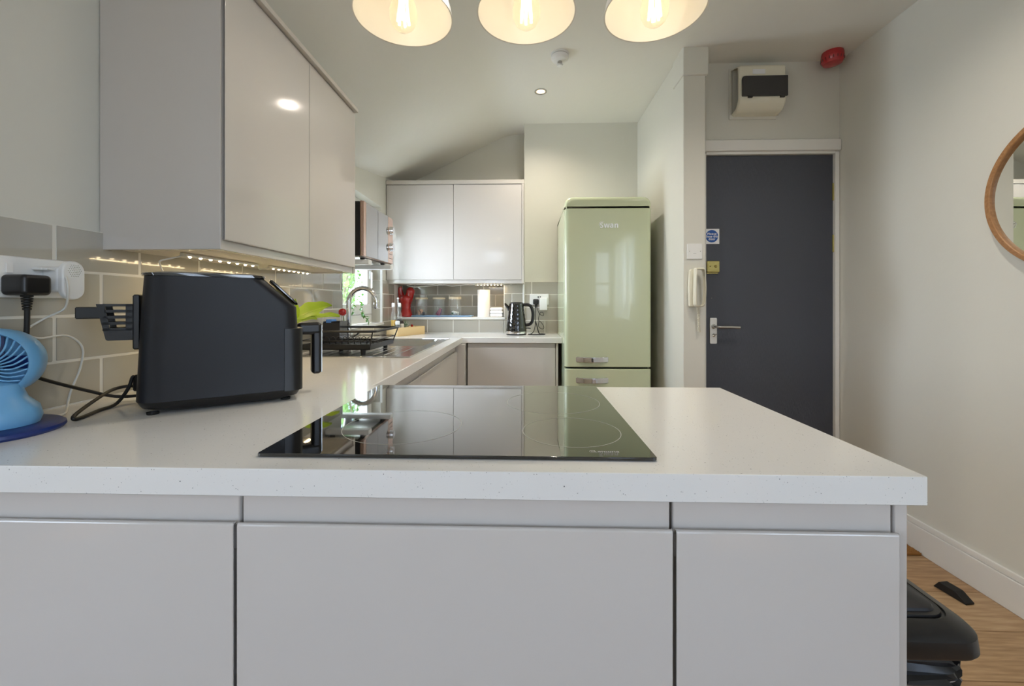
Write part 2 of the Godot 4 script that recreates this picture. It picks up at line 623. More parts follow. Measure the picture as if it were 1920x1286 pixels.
func build_shell() -> void:
	var fl := struct("floor", MB.new().B(-3.3, 1.95, -0.1, -0.006, -3.3, 3.6), M.gap_dark)
	for i in 30:
		var d0 := -3.1 + 0.2 * i
		var x := -3.25 + 0.4 * ((i * 7) % 3)
		if x > -3.2:
			plank(fl, -3.2, x, d0, i)
		while x < 1.8:
			plank(fl, maxf(x, -3.2), minf(x + 1.2, 1.8), d0, i + int(x * 3))
			x += 1.2
	# ceiling, a slab with thickness: flat over the living end, shaped over the kitchen
	var mb := MB.new()
	mb.B(-3.3, 1.95, C, C + 0.1, -3.3, 0.45)
	var xs := []
	for i in 25:
		xs.append(-1.04 + i * 0.05)
	xs.append(1.95)
	var ds := [0.45, 1.0, 1.6, 2.1, 2.5, 2.7, 2.9, 3.1, 3.24, 3.6]
	for i in ds.size() - 1:
		for j in xs.size() - 1:
			var q := []
			var ns := []
			for e in [[0, 0], [1, 0], [1, 1], [0, 1]]:
				var x: float = xs[j + e[0]]
				var d: float = ds[i + e[1]]
				q.append(P(x, ceil_y(x, d), d))
				var sx := (ceil_y(x + 0.02, d) - ceil_y(x - 0.02, d)) / 0.04
				ns.append(Vector3(sx, -1.0, 0).normalized())
			mb.quads(q[0], q[1], q[2], q[3], ns[0], ns[1], ns[2], ns[3])
	mb.B(-1.2, 1.95, C + 0.02, C + 0.1, 0.45, 3.7)
	struct("ceiling", mb, M.ceiling_paint)
	# right wall, rear wall with three windows, living-room walls
	struct("wall_right", MB.new().B(1.8, 1.95, 0, C, -3.3, -2.6).B(1.8, 1.95, 0, C, -1.0, 2.6).B(1.8, 1.95, 0, 0.85, -2.6, -1.0).B(1.8, 1.95, 2.25, C, -2.6, -1.0), M.wall_paint)
	var rw := MB.new()
	rw.B(1.84, 1.91, 0.85, 0.91, -2.6, -1.0, 0.004).B(1.84, 1.91, 2.2, 2.25, -2.6, -1.0, 0.004)
	for d in [-2.6, -1.83, -1.06]:
		rw.B(1.84, 1.91, 0.91, 2.2, d, d + 0.06, 0.004)
	var w6 := struct("window_6", rw, M.white_gloss_paint)
	part(w6, "pane", MB.new().B(1.873, 1.877, 0.91, 2.2, -2.54, -1.06), M.pane)
	var rear := MB.new()
	var xs2 := [-3.3, -2.78, -2.33, -0.93, -0.43, 1.25, 1.75, 1.95]
	for i in xs2.size() - 1:
		if i % 2 == 0:
			rear.B(xs2[i], xs2[i + 1], 0, C, -3.3, -3.2)
		else:
			var lo: float = [0.85, 1.4, 0.87][i / 2]
			var hi: float = [2.22, 1.98, 2.22][i / 2]
			rear.B(xs2[i], xs2[i + 1], 0, lo, -3.3, -3.2)
			rear.B(xs2[i], xs2[i + 1], hi, C, -3.3, -3.2)
	struct("wall_rear", rear, M.wall_paint)
	struct("wall_living", MB.new().B(-3.3, -3.2, 0, C, -3.3, -2.4).B(-3.3, -3.2, 0, C, -0.8, 0.6).B(-3.3, -3.2, 0, 0.85, -2.4, -0.8).B(-3.3, -3.2, 2.25, C, -2.4, -0.8), M.wall_paint)
	var sw := MB.new()
	sw.B(-3.29, -3.22, 0.85, 0.91, -2.4, -0.8, 0.004).B(-3.29, -3.22, 2.2, 2.25, -2.4, -0.8, 0.004)
	for d in [-2.4, -1.63, -0.86]:
		sw.B(-3.29, -3.22, 0.91, 2.2, d, d + 0.06, 0.004)
	var w5 := struct("window_5", sw, M.white_gloss_paint)
	part(w5, "pane", MB.new().B(-3.257, -3.253, 0.91, 2.2, -2.34, -0.86), M.pane)
	struct("wall_return", MB.new().B(-3.3, -1.02, 0, C, 0.45, 0.58), M.wall_paint)
	var k := 2
	for e in [[-2.78, -2.33, 0.85, 2.22], [-0.93, -0.43, 1.4, 1.98], [1.25, 1.75, 0.87, 2.22]]:
		var fr := MB.new()
		var x0: float = e[0]
		var x1: float = e[1]
		var y0: float = e[2]
		var yt: float = e[3]
		fr.B(x0, x0 + 0.05, y0, yt, -3.29, -3.22, 0.004).B(x1 - 0.05, x1, y0, yt, -3.29, -3.22, 0.004)
		fr.B(x0 + 0.05, x1 - 0.05, y0, y0 + 0.06, -3.29, -3.22, 0.004).B(x0 + 0.05, x1 - 0.05, yt - 0.05, yt, -3.29, -3.22, 0.004)
		fr.B(x0 + 0.05, x1 - 0.05, (y0 + yt) / 2 - 0.02, (y0 + yt) / 2 + 0.02, -3.28, -3.23, 0.004)
		var w := struct("window_%d" % k, fr, M.white_gloss_paint)
		part(w, "pane", MB.new().B(x0 + 0.05, x1 - 0.05, y0 + 0.06, yt - 0.05, -3.257, -3.253), M.pane)
		k += 1
	# left wall with the kitchen window opening
	var lw := MB.new()
	var W0 := 2.30
	var W1 := 2.94
	lw.B(-1.2, -1.02, 0, 2.4, 0.45, W0)
	lw.B(-1.2, -1.02, 0, 0.985, W0, W1)
	lw.B(-1.2, -1.02, 1.82, 2.4, W0, W1)
	lw.B(-1.2, -1.02, 0, 2.4, W1, 3.6)
	struct("wall_left", lw, M.wall_paint)
	# back wall: recess on the left, chimney breast, then the alcove side, pier and door wall
	struct("wall_back", MB.new().B(-1.2, 0.0, 0, C, 3.43, 3.6), M.wall_paint)
	struct("wall_breast", MB.new().B(-0.004, 0.875, 0, C, 3.235, 3.6), M.wall_paint)
	struct("wall_pier", MB.new().B(0.862, 0.984, 0, C, 2.31, 3.6, 0.006), M.wall_paint)
	var dw := MB.new()
	dw.B(0.984, 1.04, 0, C, 2.455, 2.6)
	dw.B(1.04, 1.79, 1.995, C, 2.455, 2.6)
	dw.B(1.79, 1.95, 0, C, 2.455, 2.6)
	struct("wall_door", dw, M.wall_paint)
	struct("wall_hall", MB.new().B(0.98, 1.95, 0, C, 2.62, 2.7), M.wall_paint)
	# boxed head at the top of the pier
	struct("trim_1", MB.new().B(0.856, 0.995, 2.372, C + 0.01, 2.295, 2.46, 0.006), M.wall_paint)
	# skirting: a board with a stepped top
	var sk := MB.new()
	sk.B(1.784, 1.8, 0.0, 0.118, -3.2, 2.44, 0.002)
	sk.B(1.789, 1.8, 0.118, 0.145, -3.2, 2.44, 0.004)
	struct("baseboard_right", sk, M.white_gloss_paint)

func plank(fl: Node, x0: float, x1: float, d0: float, k: int) -> void:
	if x1 - x0 < 0.05 or d0 > 2.75:
		return
	var d1 := d0 + 0.199
	part(fl, "plank", MB.new().B(x0 + 0.0005, x1 - 0.0005, -0.006, 0.0, d0, d1, 0.002), M["plank_%d" % posmod(k * 5, 3)])

# ---------------------------------------------------------------- tiles
var tile_cache := {}

# lay running-bond tiles on a plane. side: 0 faces +x at x = plane; 1 faces the lens at depth = plane
func lay(parent: Node, side: int, plane: float, u0: float, u1: float, v0: float, v1: float, pu: float, pv: float, joint: float, vstart: float) -> void:
	var row := int(floor((v0 - vstart) / pv + 0.01))
	while vstart + row * pv < v1 - 0.004:
		var a := maxf(vstart + row * pv, v0)
		var b := minf(vstart + (row + 1) * pv, v1)
		var off := joint + (pu / 2 if posmod(row, 2) == 1 else 0.0)
		var u: float = off + floorf((u0 - off) / pu) * pu
		while u < u1 - 0.004:
			var l := maxf(u, u0)
			var r := minf(u + pu, u1)
			if r - l > 0.008 and b - a > 0.008:
				var su := snappedf(r - l - 0.0035, 0.001)
				var sv := snappedf(b - a - 0.0035, 0.001)
				var tone := rng.randi_range(0, 3)
				var key := "%d %f %f %d" % [side, su, sv, tone]
				if not tile_cache.has(key):
					var mb := MB.new()
					if side == 0:
						mb.box(Vector3(-0.004, -sv / 2, -su / 2), Vector3(0.004, sv / 2, su / 2), 0.0028)
					else:
						mb.box(Vector3(-su / 2, -sv / 2, -0.004), Vector3(su / 2, sv / 2, 0.004), 0.0028)
					var m := mb.mesh()
					m.surface_set_material(0, M["tile_%d" % tone])
					tile_cache[key] = m
				var um := (l + r) / 2
				var vm := (a + b) / 2
				var at := P(plane, vm, um) if side == 0 else P(um, vm, plane)
				var t := copy_mesh(parent, "tile", tile_cache[key], at)
				# tiles never lie perfectly true
				t.rotation = Vector3(rng.randf_range(-0.004, 0.004), rng.randf_range(-0.004, 0.004), 0)
			u += pu
		row += 1

func build_tiles() -> void:
	var lw := get_node("wall_left")
	part(lw, "grout", MB.new().B(-1.021, -1.0104, T, 1.302, 0.58, 2.298).B(-1.021, -1.0104, T, 0.998, 2.298, 3.22).B(-1.021, -1.0104, T, 1.302, 2.942, 3.43), M.grout)
	lay(lw, 0, -1.013, 0.6, 2.298, T + 0.001, 1.302, 0.2, 0.0993, 0.97, T)
	lay(lw, 0, -1.013, 2.298, 2.94, T + 0.001, 0.998, 0.2, 0.0993, 0.97, T)
	lay(lw, 0, -1.013, 2.942, 3.215, T + 0.001, 1.302, 0.2, 0.0993, 0.97, T)
	# far window reveal, tiled, facing the lens
	part(lw, "grout", MB.new().B(-1.085, -1.02, 1.0, 1.39, 2.935, 2.94), M.grout)
	lay(lw, 1, 2.935, -1.083, -1.022, 1.0, 1.385, 0.2, 0.0993, -1.2, 1.0)
	part(lw, "tile_edge", MB.new().B(-1.024, -1.007, 0.998, 1.39, 2.934, 2.945, 0.003), M.white_plastic)
	# recess wall above the ledge
	var bw := get_node("wall_back")
	part(bw, "grout", MB.new().B(-1.02, -0.15, 1.0, 1.34, 3.4245, 3.436), M.grout)
	lay(bw, 1, 3.427, -1.008, -0.16, 1.025, 1.33, 0.19, 0.094, -0.81, 1.111)
	# boxed ledge with a white top
	var led := struct("trim_2", MB.new().B(-1.02, -0.16, T, 1.012, 3.2205, 3.43).B(-0.162, -0.004, T, 1.285, 3.2205, 3.43), M.grout)
	part(led, "ledge_board", MB.new().B(-1.018, -0.15, 1.012, 1.03, 3.205, 3.425, 0.003), M.white_gloss_paint)
	lay(led, 1, 3.223, -1.008, -0.162, T + 0.003, 1.011, 0.2, 0.106, -0.752, T + 0.003)
	lay(led, 1, 3.223, -0.16, -0.014, T + 0.003, 1.285, 0.2, 0.101, -0.3, T + 0.003)
	part(led, "tile_edge", MB.new().B(-0.015, -0.004, 1.0, 1.3, 3.214, 3.236, 0.002), M.white_plastic)
	# chimney breast splashback
	var br := get_node("wall_breast")
	part(br, "grout", MB.new().B(-0.003, 0.27, T, 1.302, 3.2255, 3.24), M.grout)
	lay(br, 1, 3.228, -0.002, 0.27, T + 0.003, 1.302, 0.2, 0.0995, 0.154, T)

func build_kitchen_window() -> void:
	var fr := MB.new()
	# outer frame, then an opening sash inside it
	fr.B(-1.15, -1.085, 1.0, 1.06, 2.30, 2.94, 0.004).B(-1.15, -1.085, 1.77, 1.82, 2.30, 2.94, 0.004)
	fr.B(-1.15, -1.085, 1.06, 1.77, 2.30, 2.35, 0.004).B(-1.15, -1.085, 1.06, 1.77, 2.895, 2.94, 0.004)
	var w := struct("window_1", fr, M.white_gloss_paint)
	var s := MB.new()
	s.B(-1.14, -1.075, 1.062, 1.13, 2.352, 2.893, 0.006).B(-1.14, -1.075, 1.71, 1.768, 2.352, 2.893, 0.006)
	s.B(-1.14, -1.075, 1.13, 1.71, 2.352, 2.41, 0.006).B(-1.14, -1.075, 1.13, 1.71, 2.835, 2.893, 0.006)
	part(w, "sash", s, M.white_gloss_paint)
	part(w, "pane", MB.new().B(-1.114, -1.11, 1.13, 1.71, 2.41, 2.835), M.pane)
	part(w, "window_sill", MB.new().B(-1.085, -1.0, 0.984, 1.0, 2.28, 2.955, 0.004), M.white_gloss_paint)
	var h := part(w, "handle", MB.new().B(-1.075, -1.062, 1.30, 1.36, 2.853, 2.875, 0.004).B(-1.062, -1.05, 1.24, 1.35, 2.856, 2.872, 0.004), M.white_plastic)
	h.set_meta("label", "white window handle")
	# shrub outside the glass
	var sh := thing("garden_shrub", "pale green leafy shrub outside the kitchen window", "shrub", P(-1.45, 0.0, 3.1))
	var st := MB.new()
	for i in 7:
		var a := rng.randf() * TAU
		var top := P(-1.42 + 0.12 * cos(a), rng.randf_range(1.3, 1.75), 3.1 + 0.4 * sin(a))
		st.tube(smooth([P(-1.45, 0, 3.1), P(-1.45, 0.6, 3.1).lerp(top, 0.3), top]), 0.008, 5)
	part(sh, "stems", st, M.bark)
	var lf := MB.new()
	for i in 1100:
		var c := P(-1.4 + rng.randfn() * 0.08, 1.36 + rng.randfn() * 0.17, 3.3 + rng.randfn() * 0.28)
		if c.x > -1.275 or c.x < -1.58:
			continue
		leaf_into(lf, c, Vector3(rng.randfn(), rng.randfn(), rng.randfn()).normalized(), rng.randf_range(0.04, 0.07), 0.65)
	part(sh, "foliage", lf, M.leaf_garden).set_meta("kind", "stuff")

# a small pointed leaf, folded along its midrib
func leaf_into(mb: MB, at: Vector3, dir: Vector3, length: float, wide := 0.5) -> void:
	var side := dir.cross(Vector3.UP if absf(dir.y) < 0.9 else Vector3.RIGHT).normalized()
	var up := side.cross(dir).normalized()
	var w := length * wide / 2
	var a := at
	var b := at + dir * length * 0.45 - up * w * 0.3
	var e := at + dir * length
	for s in [-1.0, 1.0]:
		var q: Vector3 = at + dir * length * 0.4 + side * w * s
		var nn: Vector3 = (up - side * s * 0.3).normalized()
		mb.tri(a, q, b, nn, nn, nn)
		mb.tri(b, q, e, nn, nn, nn)

# ---------------------------------------------------------------- kitchen units
func front_door(parent: Node, side: int, plane: float, u0: float, u1: float, y0: float, y1: float, lip_top: bool) -> void:
	# slab door, 20 mm thick, with a scooped finger lip along one edge. side 0 faces +x, 1 faces the lens
	var prof := PackedVector2Array()
	var h := y1 - y0
	# local x runs out of the door face, local y up
	if lip_top:
		prof = rpoly([[0.0, 0.0, 0.0015], [0.0, h, 0.004], [-0.006, h, 0.003], [-0.02, h - 0.022, 0.006], [-0.02, 0.0, 0.0]], 4)
	else:
		prof = rpoly([[0.0, 0.0, 0.004], [0.0, h, 0.0015], [-0.02, h, 0.0], [-0.02, 0.022, 0.006], [-0.006, 0.0, 0.003]], 4)
	var mb := MB.new()
	if side == 0:
		mb.xf = frame(P(plane, y0, u0), Vector3(1, 0, 0), Vector3.UP)
		mb.pull(prof, -(u1 - u0), 0.0, 0.0012, 50.0)
	else:
		mb.xf = frame(P(u0, y0, plane), Vector3(0, 0, 1), Vector3.UP)
		mb.pull(prof, -(u1 - u0), 0.0, 0.0012, 50.0)
	part(parent, "door", mb, M.cabinet_gloss)

func build_base_units() -> void:
	# worktop: peninsula, side run with the bowl cut-out, back run
	var wt := MB.new()
	var y0 := T - 0.038
	wt.B(-1.012, 0.525, y0, T, 0.562, 1.145, 0.0012)
	wt.B(-1.012, -0.42, y0, T, 1.14, 2.2, 0.003)
	wt.B(-1.012, -0.9, y0, T, 2.2, 2.62)
	wt.B(-0.54, -0.42, y0, T, 2.19, 2.63, 0.003)
	wt.B(-1.012, -0.42, y0, T, 2.62, 2.84, 0.003)
	wt.B(-1.012, 0.25, y0, T, 2.815, 3.225, 0.003)
	solo("worktop", wt, M.worktop, "white flecked laminate worktop running round the kitchen and over the peninsula", "worktop")
	var spec := [
		[-1.012, -0.4041, "pale grey gloss base unit at the left end of the peninsula front"],
		[-0.4041, 0.2024, "widest pale grey gloss base unit under the hob in the peninsula front"],
		[0.2024, 0.5005, "narrow pale grey gloss base unit at the right end of the peninsula"]]
	for s in spec:
		var t := thing("base_cabinet", s[2], "cabinet", P((s[0] + s[1]) / 2, 0, 0.85), "peninsula base units")
		part(t, "body", MB.new().B(s[0] + 0.001, s[1] - 0.001, 0.12, 0.866, 0.603, 1.12), M.cabinet_inside)
		part(t, "finger_rail", MB.new().B(s[0] + 0.0022, s[1] - 0.0022, 0.78, 0.8645, 0.585, 0.6025, 0.002), M.cabinet_gloss)
		front_door(t, 1, 0.572, s[0] + 0.0022, s[1] - 0.0022, 0.13, 0.824, true)
		part(t, "plinth", MB.new().B(s[0] + 0.001, s[1] - 0.001, 0, 0.12, 0.64, 0.66), M.cabinet_edge)
	solo("end_panel", MB.new().B(0.5025, 0.5195, 0.0, 0.8665, 0.585, 1.12, 0.0015), M.cabinet_gloss, "pale grey panel closing the right end of the peninsula above the bin", "panel")
	# side run, fronts face right
	var run := [[1.16, 1.77, "taupe base unit in the side run nearest the peninsula"], [1.77, 2.73, "long taupe base unit below the sink"]]
	for s in run:
		var t := thing("base_cabinet", s[2], "cabinet", P(-0.7, 0, (s[0] + s[1]) / 2))
		var sink: bool = s[0] > 1.5
		part(t, "body", MB.new().B(-1.01, -0.472, 0.12, 0.70 if sink else 0.866, s[0] + 0.001, s[1] - 0.001), M.cabinet_inside)
		part(t, "finger_rail", MB.new().B(-0.4715, -0.455, 0.78, 0.864, s[0] + 0.0022, s[1] - 0.0022, 0.002), M.cabinet_gloss)
		front_door(t, 0, -0.442, s[0] + 0.0022, s[1] - 0.0022, 0.13, 0.824, true)
		part(t, "plinth", MB.new().B(-0.53, -0.51, 0, 0.12, s[0] + 0.001, s[1] - 0.001), M.cabinet_edge)
	solo("corner_post", MB.new().B(-0.472, -0.395, 0.12, 0.866, 2.735, 2.85, 0.002), M.cabinet_gloss, "taupe filler post in the inner corner of the base units", "panel")
	var t2 := thing("base_cabinet", "taupe base unit below the kettle", "cabinet", P(-0.09, 0, 3.0))
	part(t2, "body", MB.new().B(-0.39, 0.208, 0.12, 0.866, 2.862, 3.22), M.cabinet_inside)
	part(t2, "finger_rail", MB.new().B(-0.388, 0.206, 0.78, 0.864, 2.844, 2.861, 0.002), M.cabinet_gloss)
	front_door(t2, 1, 2.832, -0.388, 0.206, 0.13, 0.835, true)
	part(t2, "side_panel", MB.new().B(0.2085, 0.225, 0.0, 0.866, 2.832, 3.22, 0.0015), M.cabinet_gloss)
	part(t2, "plinth", MB.new().B(-0.39, 0.208, 0, 0.12, 2.9, 2.92), M.cabinet_edge)

func led_strip(a: Vector3, b: Vector3, label: String, energy: float) -> void:
	var t := thing("led_strip", label, "light", (a + b) / 2, "LED strips below the wall units")
	var dir := (b - a).normalized()
	var side := dir.cross(Vector3.UP)
	var mb := MB.new()
	mb.xf = Transform3D(Basis(dir, Vector3.UP, dir.cross(Vector3.UP)), (a + b) / 2)
	var h := a.distance_to(b) / 2
	mb.box(Vector3(-h, -0.002, -0.007), Vector3(h, 0.004, 0.007), 0.002)
	part(t, "carrier", mb, M.white_plastic)
	part(t, "end_cap", MB.new().box(a - Vector3.ONE * 0.006, a + Vector3.ONE * 0.006, 0.002), M.cream_plastic)
	for i in 8:
		var c := a.lerp(b, (i + 0.6) / 8.2)
		part(t, "led", MB.new().ball(c - Vector3(0, 0.003, 0), Vector3(0.004, 0.003, 0.004), 8), M.led_glow)
	var l := AreaLight3D.new()
	l.name = "led_light"
	l.area_size = Vector2(2 * h, 0.01)
	l.light_energy = energy
	l.light_color = Color(1.0, 0.88, 0.68)
	l.shadow_enabled = true
	t.add_child(l)
	l.transform = Transform3D(Basis(dir, side, dir.cross(side)), Vector3(0, -0.008, 0))
	if l.transform.basis.z.y < 0.0:
		l.transform.basis = Basis(dir, -side, dir.cross(-side))

func build_wall_units() -> void:
	# unit on the left wall
	var t := thing("wall_cabinet", "tall glossy pale wall unit on the left wall above the air fryer", "cabinet", P(-0.86, 1.26, 1.37))
	part(t, "body", MB.new().B(-1.01, -0.742, 1.264, 1.932, 0.992, 1.745), M.cabinet_inside)
	part(t, "side_panel", MB.new().B(-1.018, -0.722, 1.26, 1.95, 0.973, 0.991, 0.0015), M.cabinet_gloss)
	part(t, "side_panel", MB.new().B(-1.018, -0.722, 1.26, 1.95, 1.746, 1.764, 0.0015), M.cabinet_edge)
	part(t, "top_panel", MB.new().B(-1.018, -0.7, 1.934, 1.95, 0.9915, 1.7455, 0.0015), M.cabinet_edge)
	part(t, "bottom_rail", MB.new().B(-0.7415, -0.726, 1.26, 1.30, 0.9925, 1.745, 0.0015), M.cabinet_gloss)
	front_door(t, 0, -0.714, 0.978, 1.3685, 1.283, 1.931, false)
	front_door(t, 0, -0.714, 1.3705, 1.744, 1.283, 1.931, false)
	led_strip(P(-0.885, 1.257, 1.06), P(-0.885, 1.257, 1.36), "lit LED strip below the left wall unit nearest the air fryer", 0.035)
	led_strip(P(-0.885, 1.257, 1.43), P(-0.885, 1.257, 1.7), "lit LED strip at the window end below the left wall unit", 0.035)
	solo("strip_cable", MB.new().tube(smooth([P(-0.885, 1.256, 1.062), P(-0.9, 1.245, 1.035), P(-0.92, 1.238, 1.03), P(-0.935, 1.225, 1.05), P(-0.945, 1.2, 1.07), P(-0.96, 1.1, 1.1), P(-0.97, 0.93, 1.12)]), 0.0022, 6), M.cable_white, "thin white cable looping from the strip light down behind the air fryer", "cable")
	solo("strip_link_cable", MB.new().tube(smooth([P(-0.885, 1.257, 1.365), P(-0.895, 1.248, 1.39), P(-0.885, 1.257, 1.428)]), 0.0016, 6), M.cable_white, "short thin wire joining the two strip lights below the left wall unit", "cable")
	# unit in the recess of the back wall
	var b := thing("wall_cabinet", "wide two-door white gloss wall unit on the back wall above the jars", "cabinet", P(-0.51, 1.28, 3.2))
	part(b, "body", MB.new().B(-1.0, -0.026, 1.285, 2.004, 3.074, 3.42), M.cabinet_inside)
	part(b, "top_panel", MB.new().B(-1.018, -0.006, 2.006, 2.036, 3.045, 3.42, 0.0015), M.cabinet_edge)
	part(b, "side_panel", MB.new().B(-0.022, -0.006, 1.281, 2.0055, 3.045, 3.42, 0.0015), M.cabinet_edge)
	part(b, "side_panel", MB.new().B(-1.018, -1.002, 1.281, 2.0055, 3.07, 3.42, 0.0015), M.cabinet_edge)
	part(b, "bottom_rail", MB.new().B(-1.001, -0.0225, 1.281, 1.32, 3.062, 3.0735, 0.0015), M.cabinet_gloss)
	front_door(b, 1, 3.05, -1.016, -0.5215, 1.308, 2.003, false)
	front_door(b, 1, 3.05, -0.5195, -0.024, 1.308, 2.003, false)
	led_strip(P(-0.375, 1.278, 3.2), P(-0.165, 1.278, 3.2), "lit LED strip below the back wall unit above the kitchen roll", 0.03)
	solo("strip_tail", MB.new().tube(smooth([P(-0.165, 1.278, 3.2), P(-0.13, 1.272, 3.19), P(-0.1, 1.279, 3.19)]), 0.002, 6), M.cable_white, "short white tail of wire at the right end of the back strip light", "cable")
	solo("strip_lead", MB.new().tube(smooth([P(-0.376, 1.278, 3.2), P(-0.46, 1.277, 3.2), P(-0.56, 1.268, 3.2), P(-0.62, 1.277, 3.2), P(-0.75, 1.268, 3.2), P(-0.85, 1.262, 3.2), P(-0.9, 1.272, 3.2), P(-0.88, 1.279, 3.2), P(-0.64, 1.279, 3.2)]), 0.0025, 6), M.cable_white, "thin white lead sagging along the underside of the back wall unit", "cable")

# ---------------------------------------------------------------- hob, fridge, microwave
func build_appliances() -> void:
	var h := thing("hob", "black glass induction hob set in the peninsula worktop", "hob", P(-0.1, T, 0.865))
	var g := MB.new()
	g.xf = frame(P(0, T + 0.0002, 0), Vector3(1, 0, 0), Vector3(0, 0, -1))
	g.pull(rrect(-0.395, 0.604, 0.19, 1.127, 0.006), 0.0, 0.0055, 0.0012)
	part(h, "glass", g, M.hob_glass)
	var yr := T + 0.0059
	for r in [[0.08, 0.727, 0.0835], [0.063, 0.942, 0.1025], [-0.219, 0.752, 0.104]]:
		part(h, "cooking_ring", MB.new().lathe(P(r[0], yr, r[1]), [Vector2(r[2] - 0.0005, 0), Vector2(r[2] + 0.0005, 0)], 64), M.hob_print)
	part(h, "logo_ring", MB.new().lathe(P(0.1005, yr, 0.627), [Vector2(0.0038, 0), Vector2(0.0046, 0)], 20).lathe(P(0.1005, yr, 0.627), [Vector2(0.0012, 0), Vector2(0.002, 0)], 16), M.hob_print)
	lettering(h, "logo_lettering", "Lamona", 0.0075, 0.0001, M.hob_print, frame(P(0.1215, yr, 0.627), Vector3(1, 0, 0), Vector3(0, 0, -1)))

	# fridge freezer
	var f := thing("fridge_freezer", "tall retro pale green fridge freezer with rounded top", "fridge", P(0.517, 0, 2.9))
	var x0 := 0.25
	var x1 := 0.786
	var body := MB.new()
	body.xf = frame(P(0, 0, 2.69), Vector3(1, 0, 0), Vector3.UP)
	body.pull(rpoly([[x0, 0.03, 0.0], [x1, 0.03, 0.0], [x1, 1.735, 0.0], [x0, 1.735, 0.0]]), -0.53, 0.0, 0.004)
	part(f, "body", body, M.fridge_green)
	# cap: rounded sides and a rolled front edge
	var cap := MB.new()
	var steps := 8
	var prev := []
	for i in steps + 2:
		# rings of the cap outline, rolling back from the front face
		var a := PI / 2 * minf(float(i) / steps, 1.0)
		var ins := 0.03 * (1.0 - sin(a))
		var d := 2.655 - 0.03 * cos(a) if i <= steps else 3.22
		var top := 1.802 - ins
		var drop := 0.0 if i <= steps else -0.03
		var ring := []
		for q in rpoly([[x0 + ins * 0.4, 1.738, 0.0], [x0 + ins * 0.4, top, 0.055], [x1 - ins * 0.4, top, 0.055], [x1 - ins * 0.4, 1.738, 0.0]], 8):
			ring.append(P(q.x, q.y + (drop if q.y > 1.74 else 0.0), d))
		if i > 0:
			for k in ring.size() - 1:
				var o: Vector3 = (ring[k + 1] - ring[k]).cross(prev[k] - ring[k]).normalized()
				var mid := P(0.518, 1.7, d + 0.03)
				if o.dot(ring[k] - mid) < 0.0:
					o = -o
				cap.quad(prev[k], prev[k + 1], ring[k + 1], ring[k], o)
		else:
			for k in range(1, ring.size() - 1):
				cap.tri(ring[0], ring[k], ring[k + 1], Vector3(0, 0, 1), Vector3(0, 0, 1), Vector3(0, 0, 1))
		prev = ring
	part(f, "top_cap", smooth_normals(cap, 50.0), M.fridge_green)
	part(f, "gasket", MB.new().B(x0 + 0.012, x1 - 0.012, 0.07, 1.7375, 2.668, 2.692), M.fridge_gasket)
	for e in [[0.737, 1.727], [0.09, 0.726]]:
		var dm := MB.new()
		dm.xf = Transform3D(Basis(Vector3(1, 0, 0), Vector3(0, 0, 1), Vector3(0, -1, 0)), Vector3.ZERO)
		# plan outline of the door: rounded front corners
		dm.pull(rpoly([[x0, -2.668, 0.0], [x1, -2.668, 0.0], [x1, -2.62, 0.03], [x0, -2.62, 0.03]], 8), -e[1], -e[0], 0.005)
		var dn := part(f, "door", dm, M.fridge_green)
		# bowed chrome handle with a moulded scoop behind
		var hy: float = 0.785 if e[0] > 0.5 else 0.656
		var hb := MB.new()
		hb.xf = Transform3D(Basis(Vector3(1, 0, 0), Vector3(0, 0, 1), Vector3(0, -1, 0)), Vector3(0, hy, 0))
		var outer := []
		var inner := []
		for k: int in range(13):
			var u: float = -1.0 + k / 6.0
			outer.append(Vector2(0.418 + u * 0.1, -2.62 + 0.03 * (1.0 - u * u) + 0.001))
			inner.append(Vector2(0.418 + u * 0.092, -2.622 + 0.022 * (1.0 - u * u)))
		inner.reverse()
		hb.pull(PackedVector2Array(outer + inner), -0.017, 0.017, 0.004)
		part(dn, "handle", hb, M.chrome, "bowed chrome handle")
	lettering(f, "badge_lettering", "Swan", 0.033, 0.004, M.badge, frame(P(0.523, 1.619, 2.617), Vector3(1, 0, 0), Vector3.UP), true)
	part(f, "badge_swan", MB.new().tube(smooth([P(0.468, 1.613, 2.617), P(0.461, 1.624, 2.617), P(0.466, 1.637, 2.617), P(0.479, 1.643, 2.617), P(0.49, 1.641, 2.617)]), 0.0015, 6), M.badge)

	# microwave on a pair of bracket arms
	var br := thing("microwave_bracket", "white wall bracket arms carrying the microwave", "bracket", P(-1.0, 1.33, 2.25))
	for e in [[2.1, -0.79, -1.015], [2.4, -0.775, -1.082]]:
		part(br, "arm", MB.new().B(e[2], e[1], 1.331, 1.357, e[0], e[0] + 0.045, 0.004), M.white_plastic)
	var mw := thing("microwave", "mirror fronted microwave with copper trim and two knobs", "microwave", P(-0.95, 1.357, 2.29))
	var X := -0.803
	part(mw, "casing", MB.new().B(-1.005, X - 0.018, 1.372, 1.644, 2.065, 2.515, 0.004), M.black_satin)
	part(mw, "base_plate", MB.new().B(-1.0, X - 0.03, 1.366, 1.372, 2.075, 2.505), M.steel)
	for q in [[-0.98, 2.11], [-0.98, 2.42], [-0.83, 2.12], [-0.83, 2.42]]:
		part(mw, "foot", MB.new().lathe(P(q[0], 1.357, q[1]), [Vector2(0, 0), Vector2(0.011, 0), Vector2(0.013, 0.009), Vector2(0, 0.009)], 12), M.black_rubber)
	var fr := part(mw, "front_panel", MB.new().B(X - 0.017, X - 0.004, 1.37, 1.646, 2.06, 2.52, 0.003), M.copper)
	part(fr, "door_glass", MB.new().B(X - 0.0045, X + 0.003, 1.372, 1.644, 2.095, 2.432, 0.002), M.mirror_glass)
	part(fr, "edge_strip", MB.new().B(X - 0.0045, X + 0.002, 1.372, 1.644, 2.061, 2.0935, 0.001), M.copper)
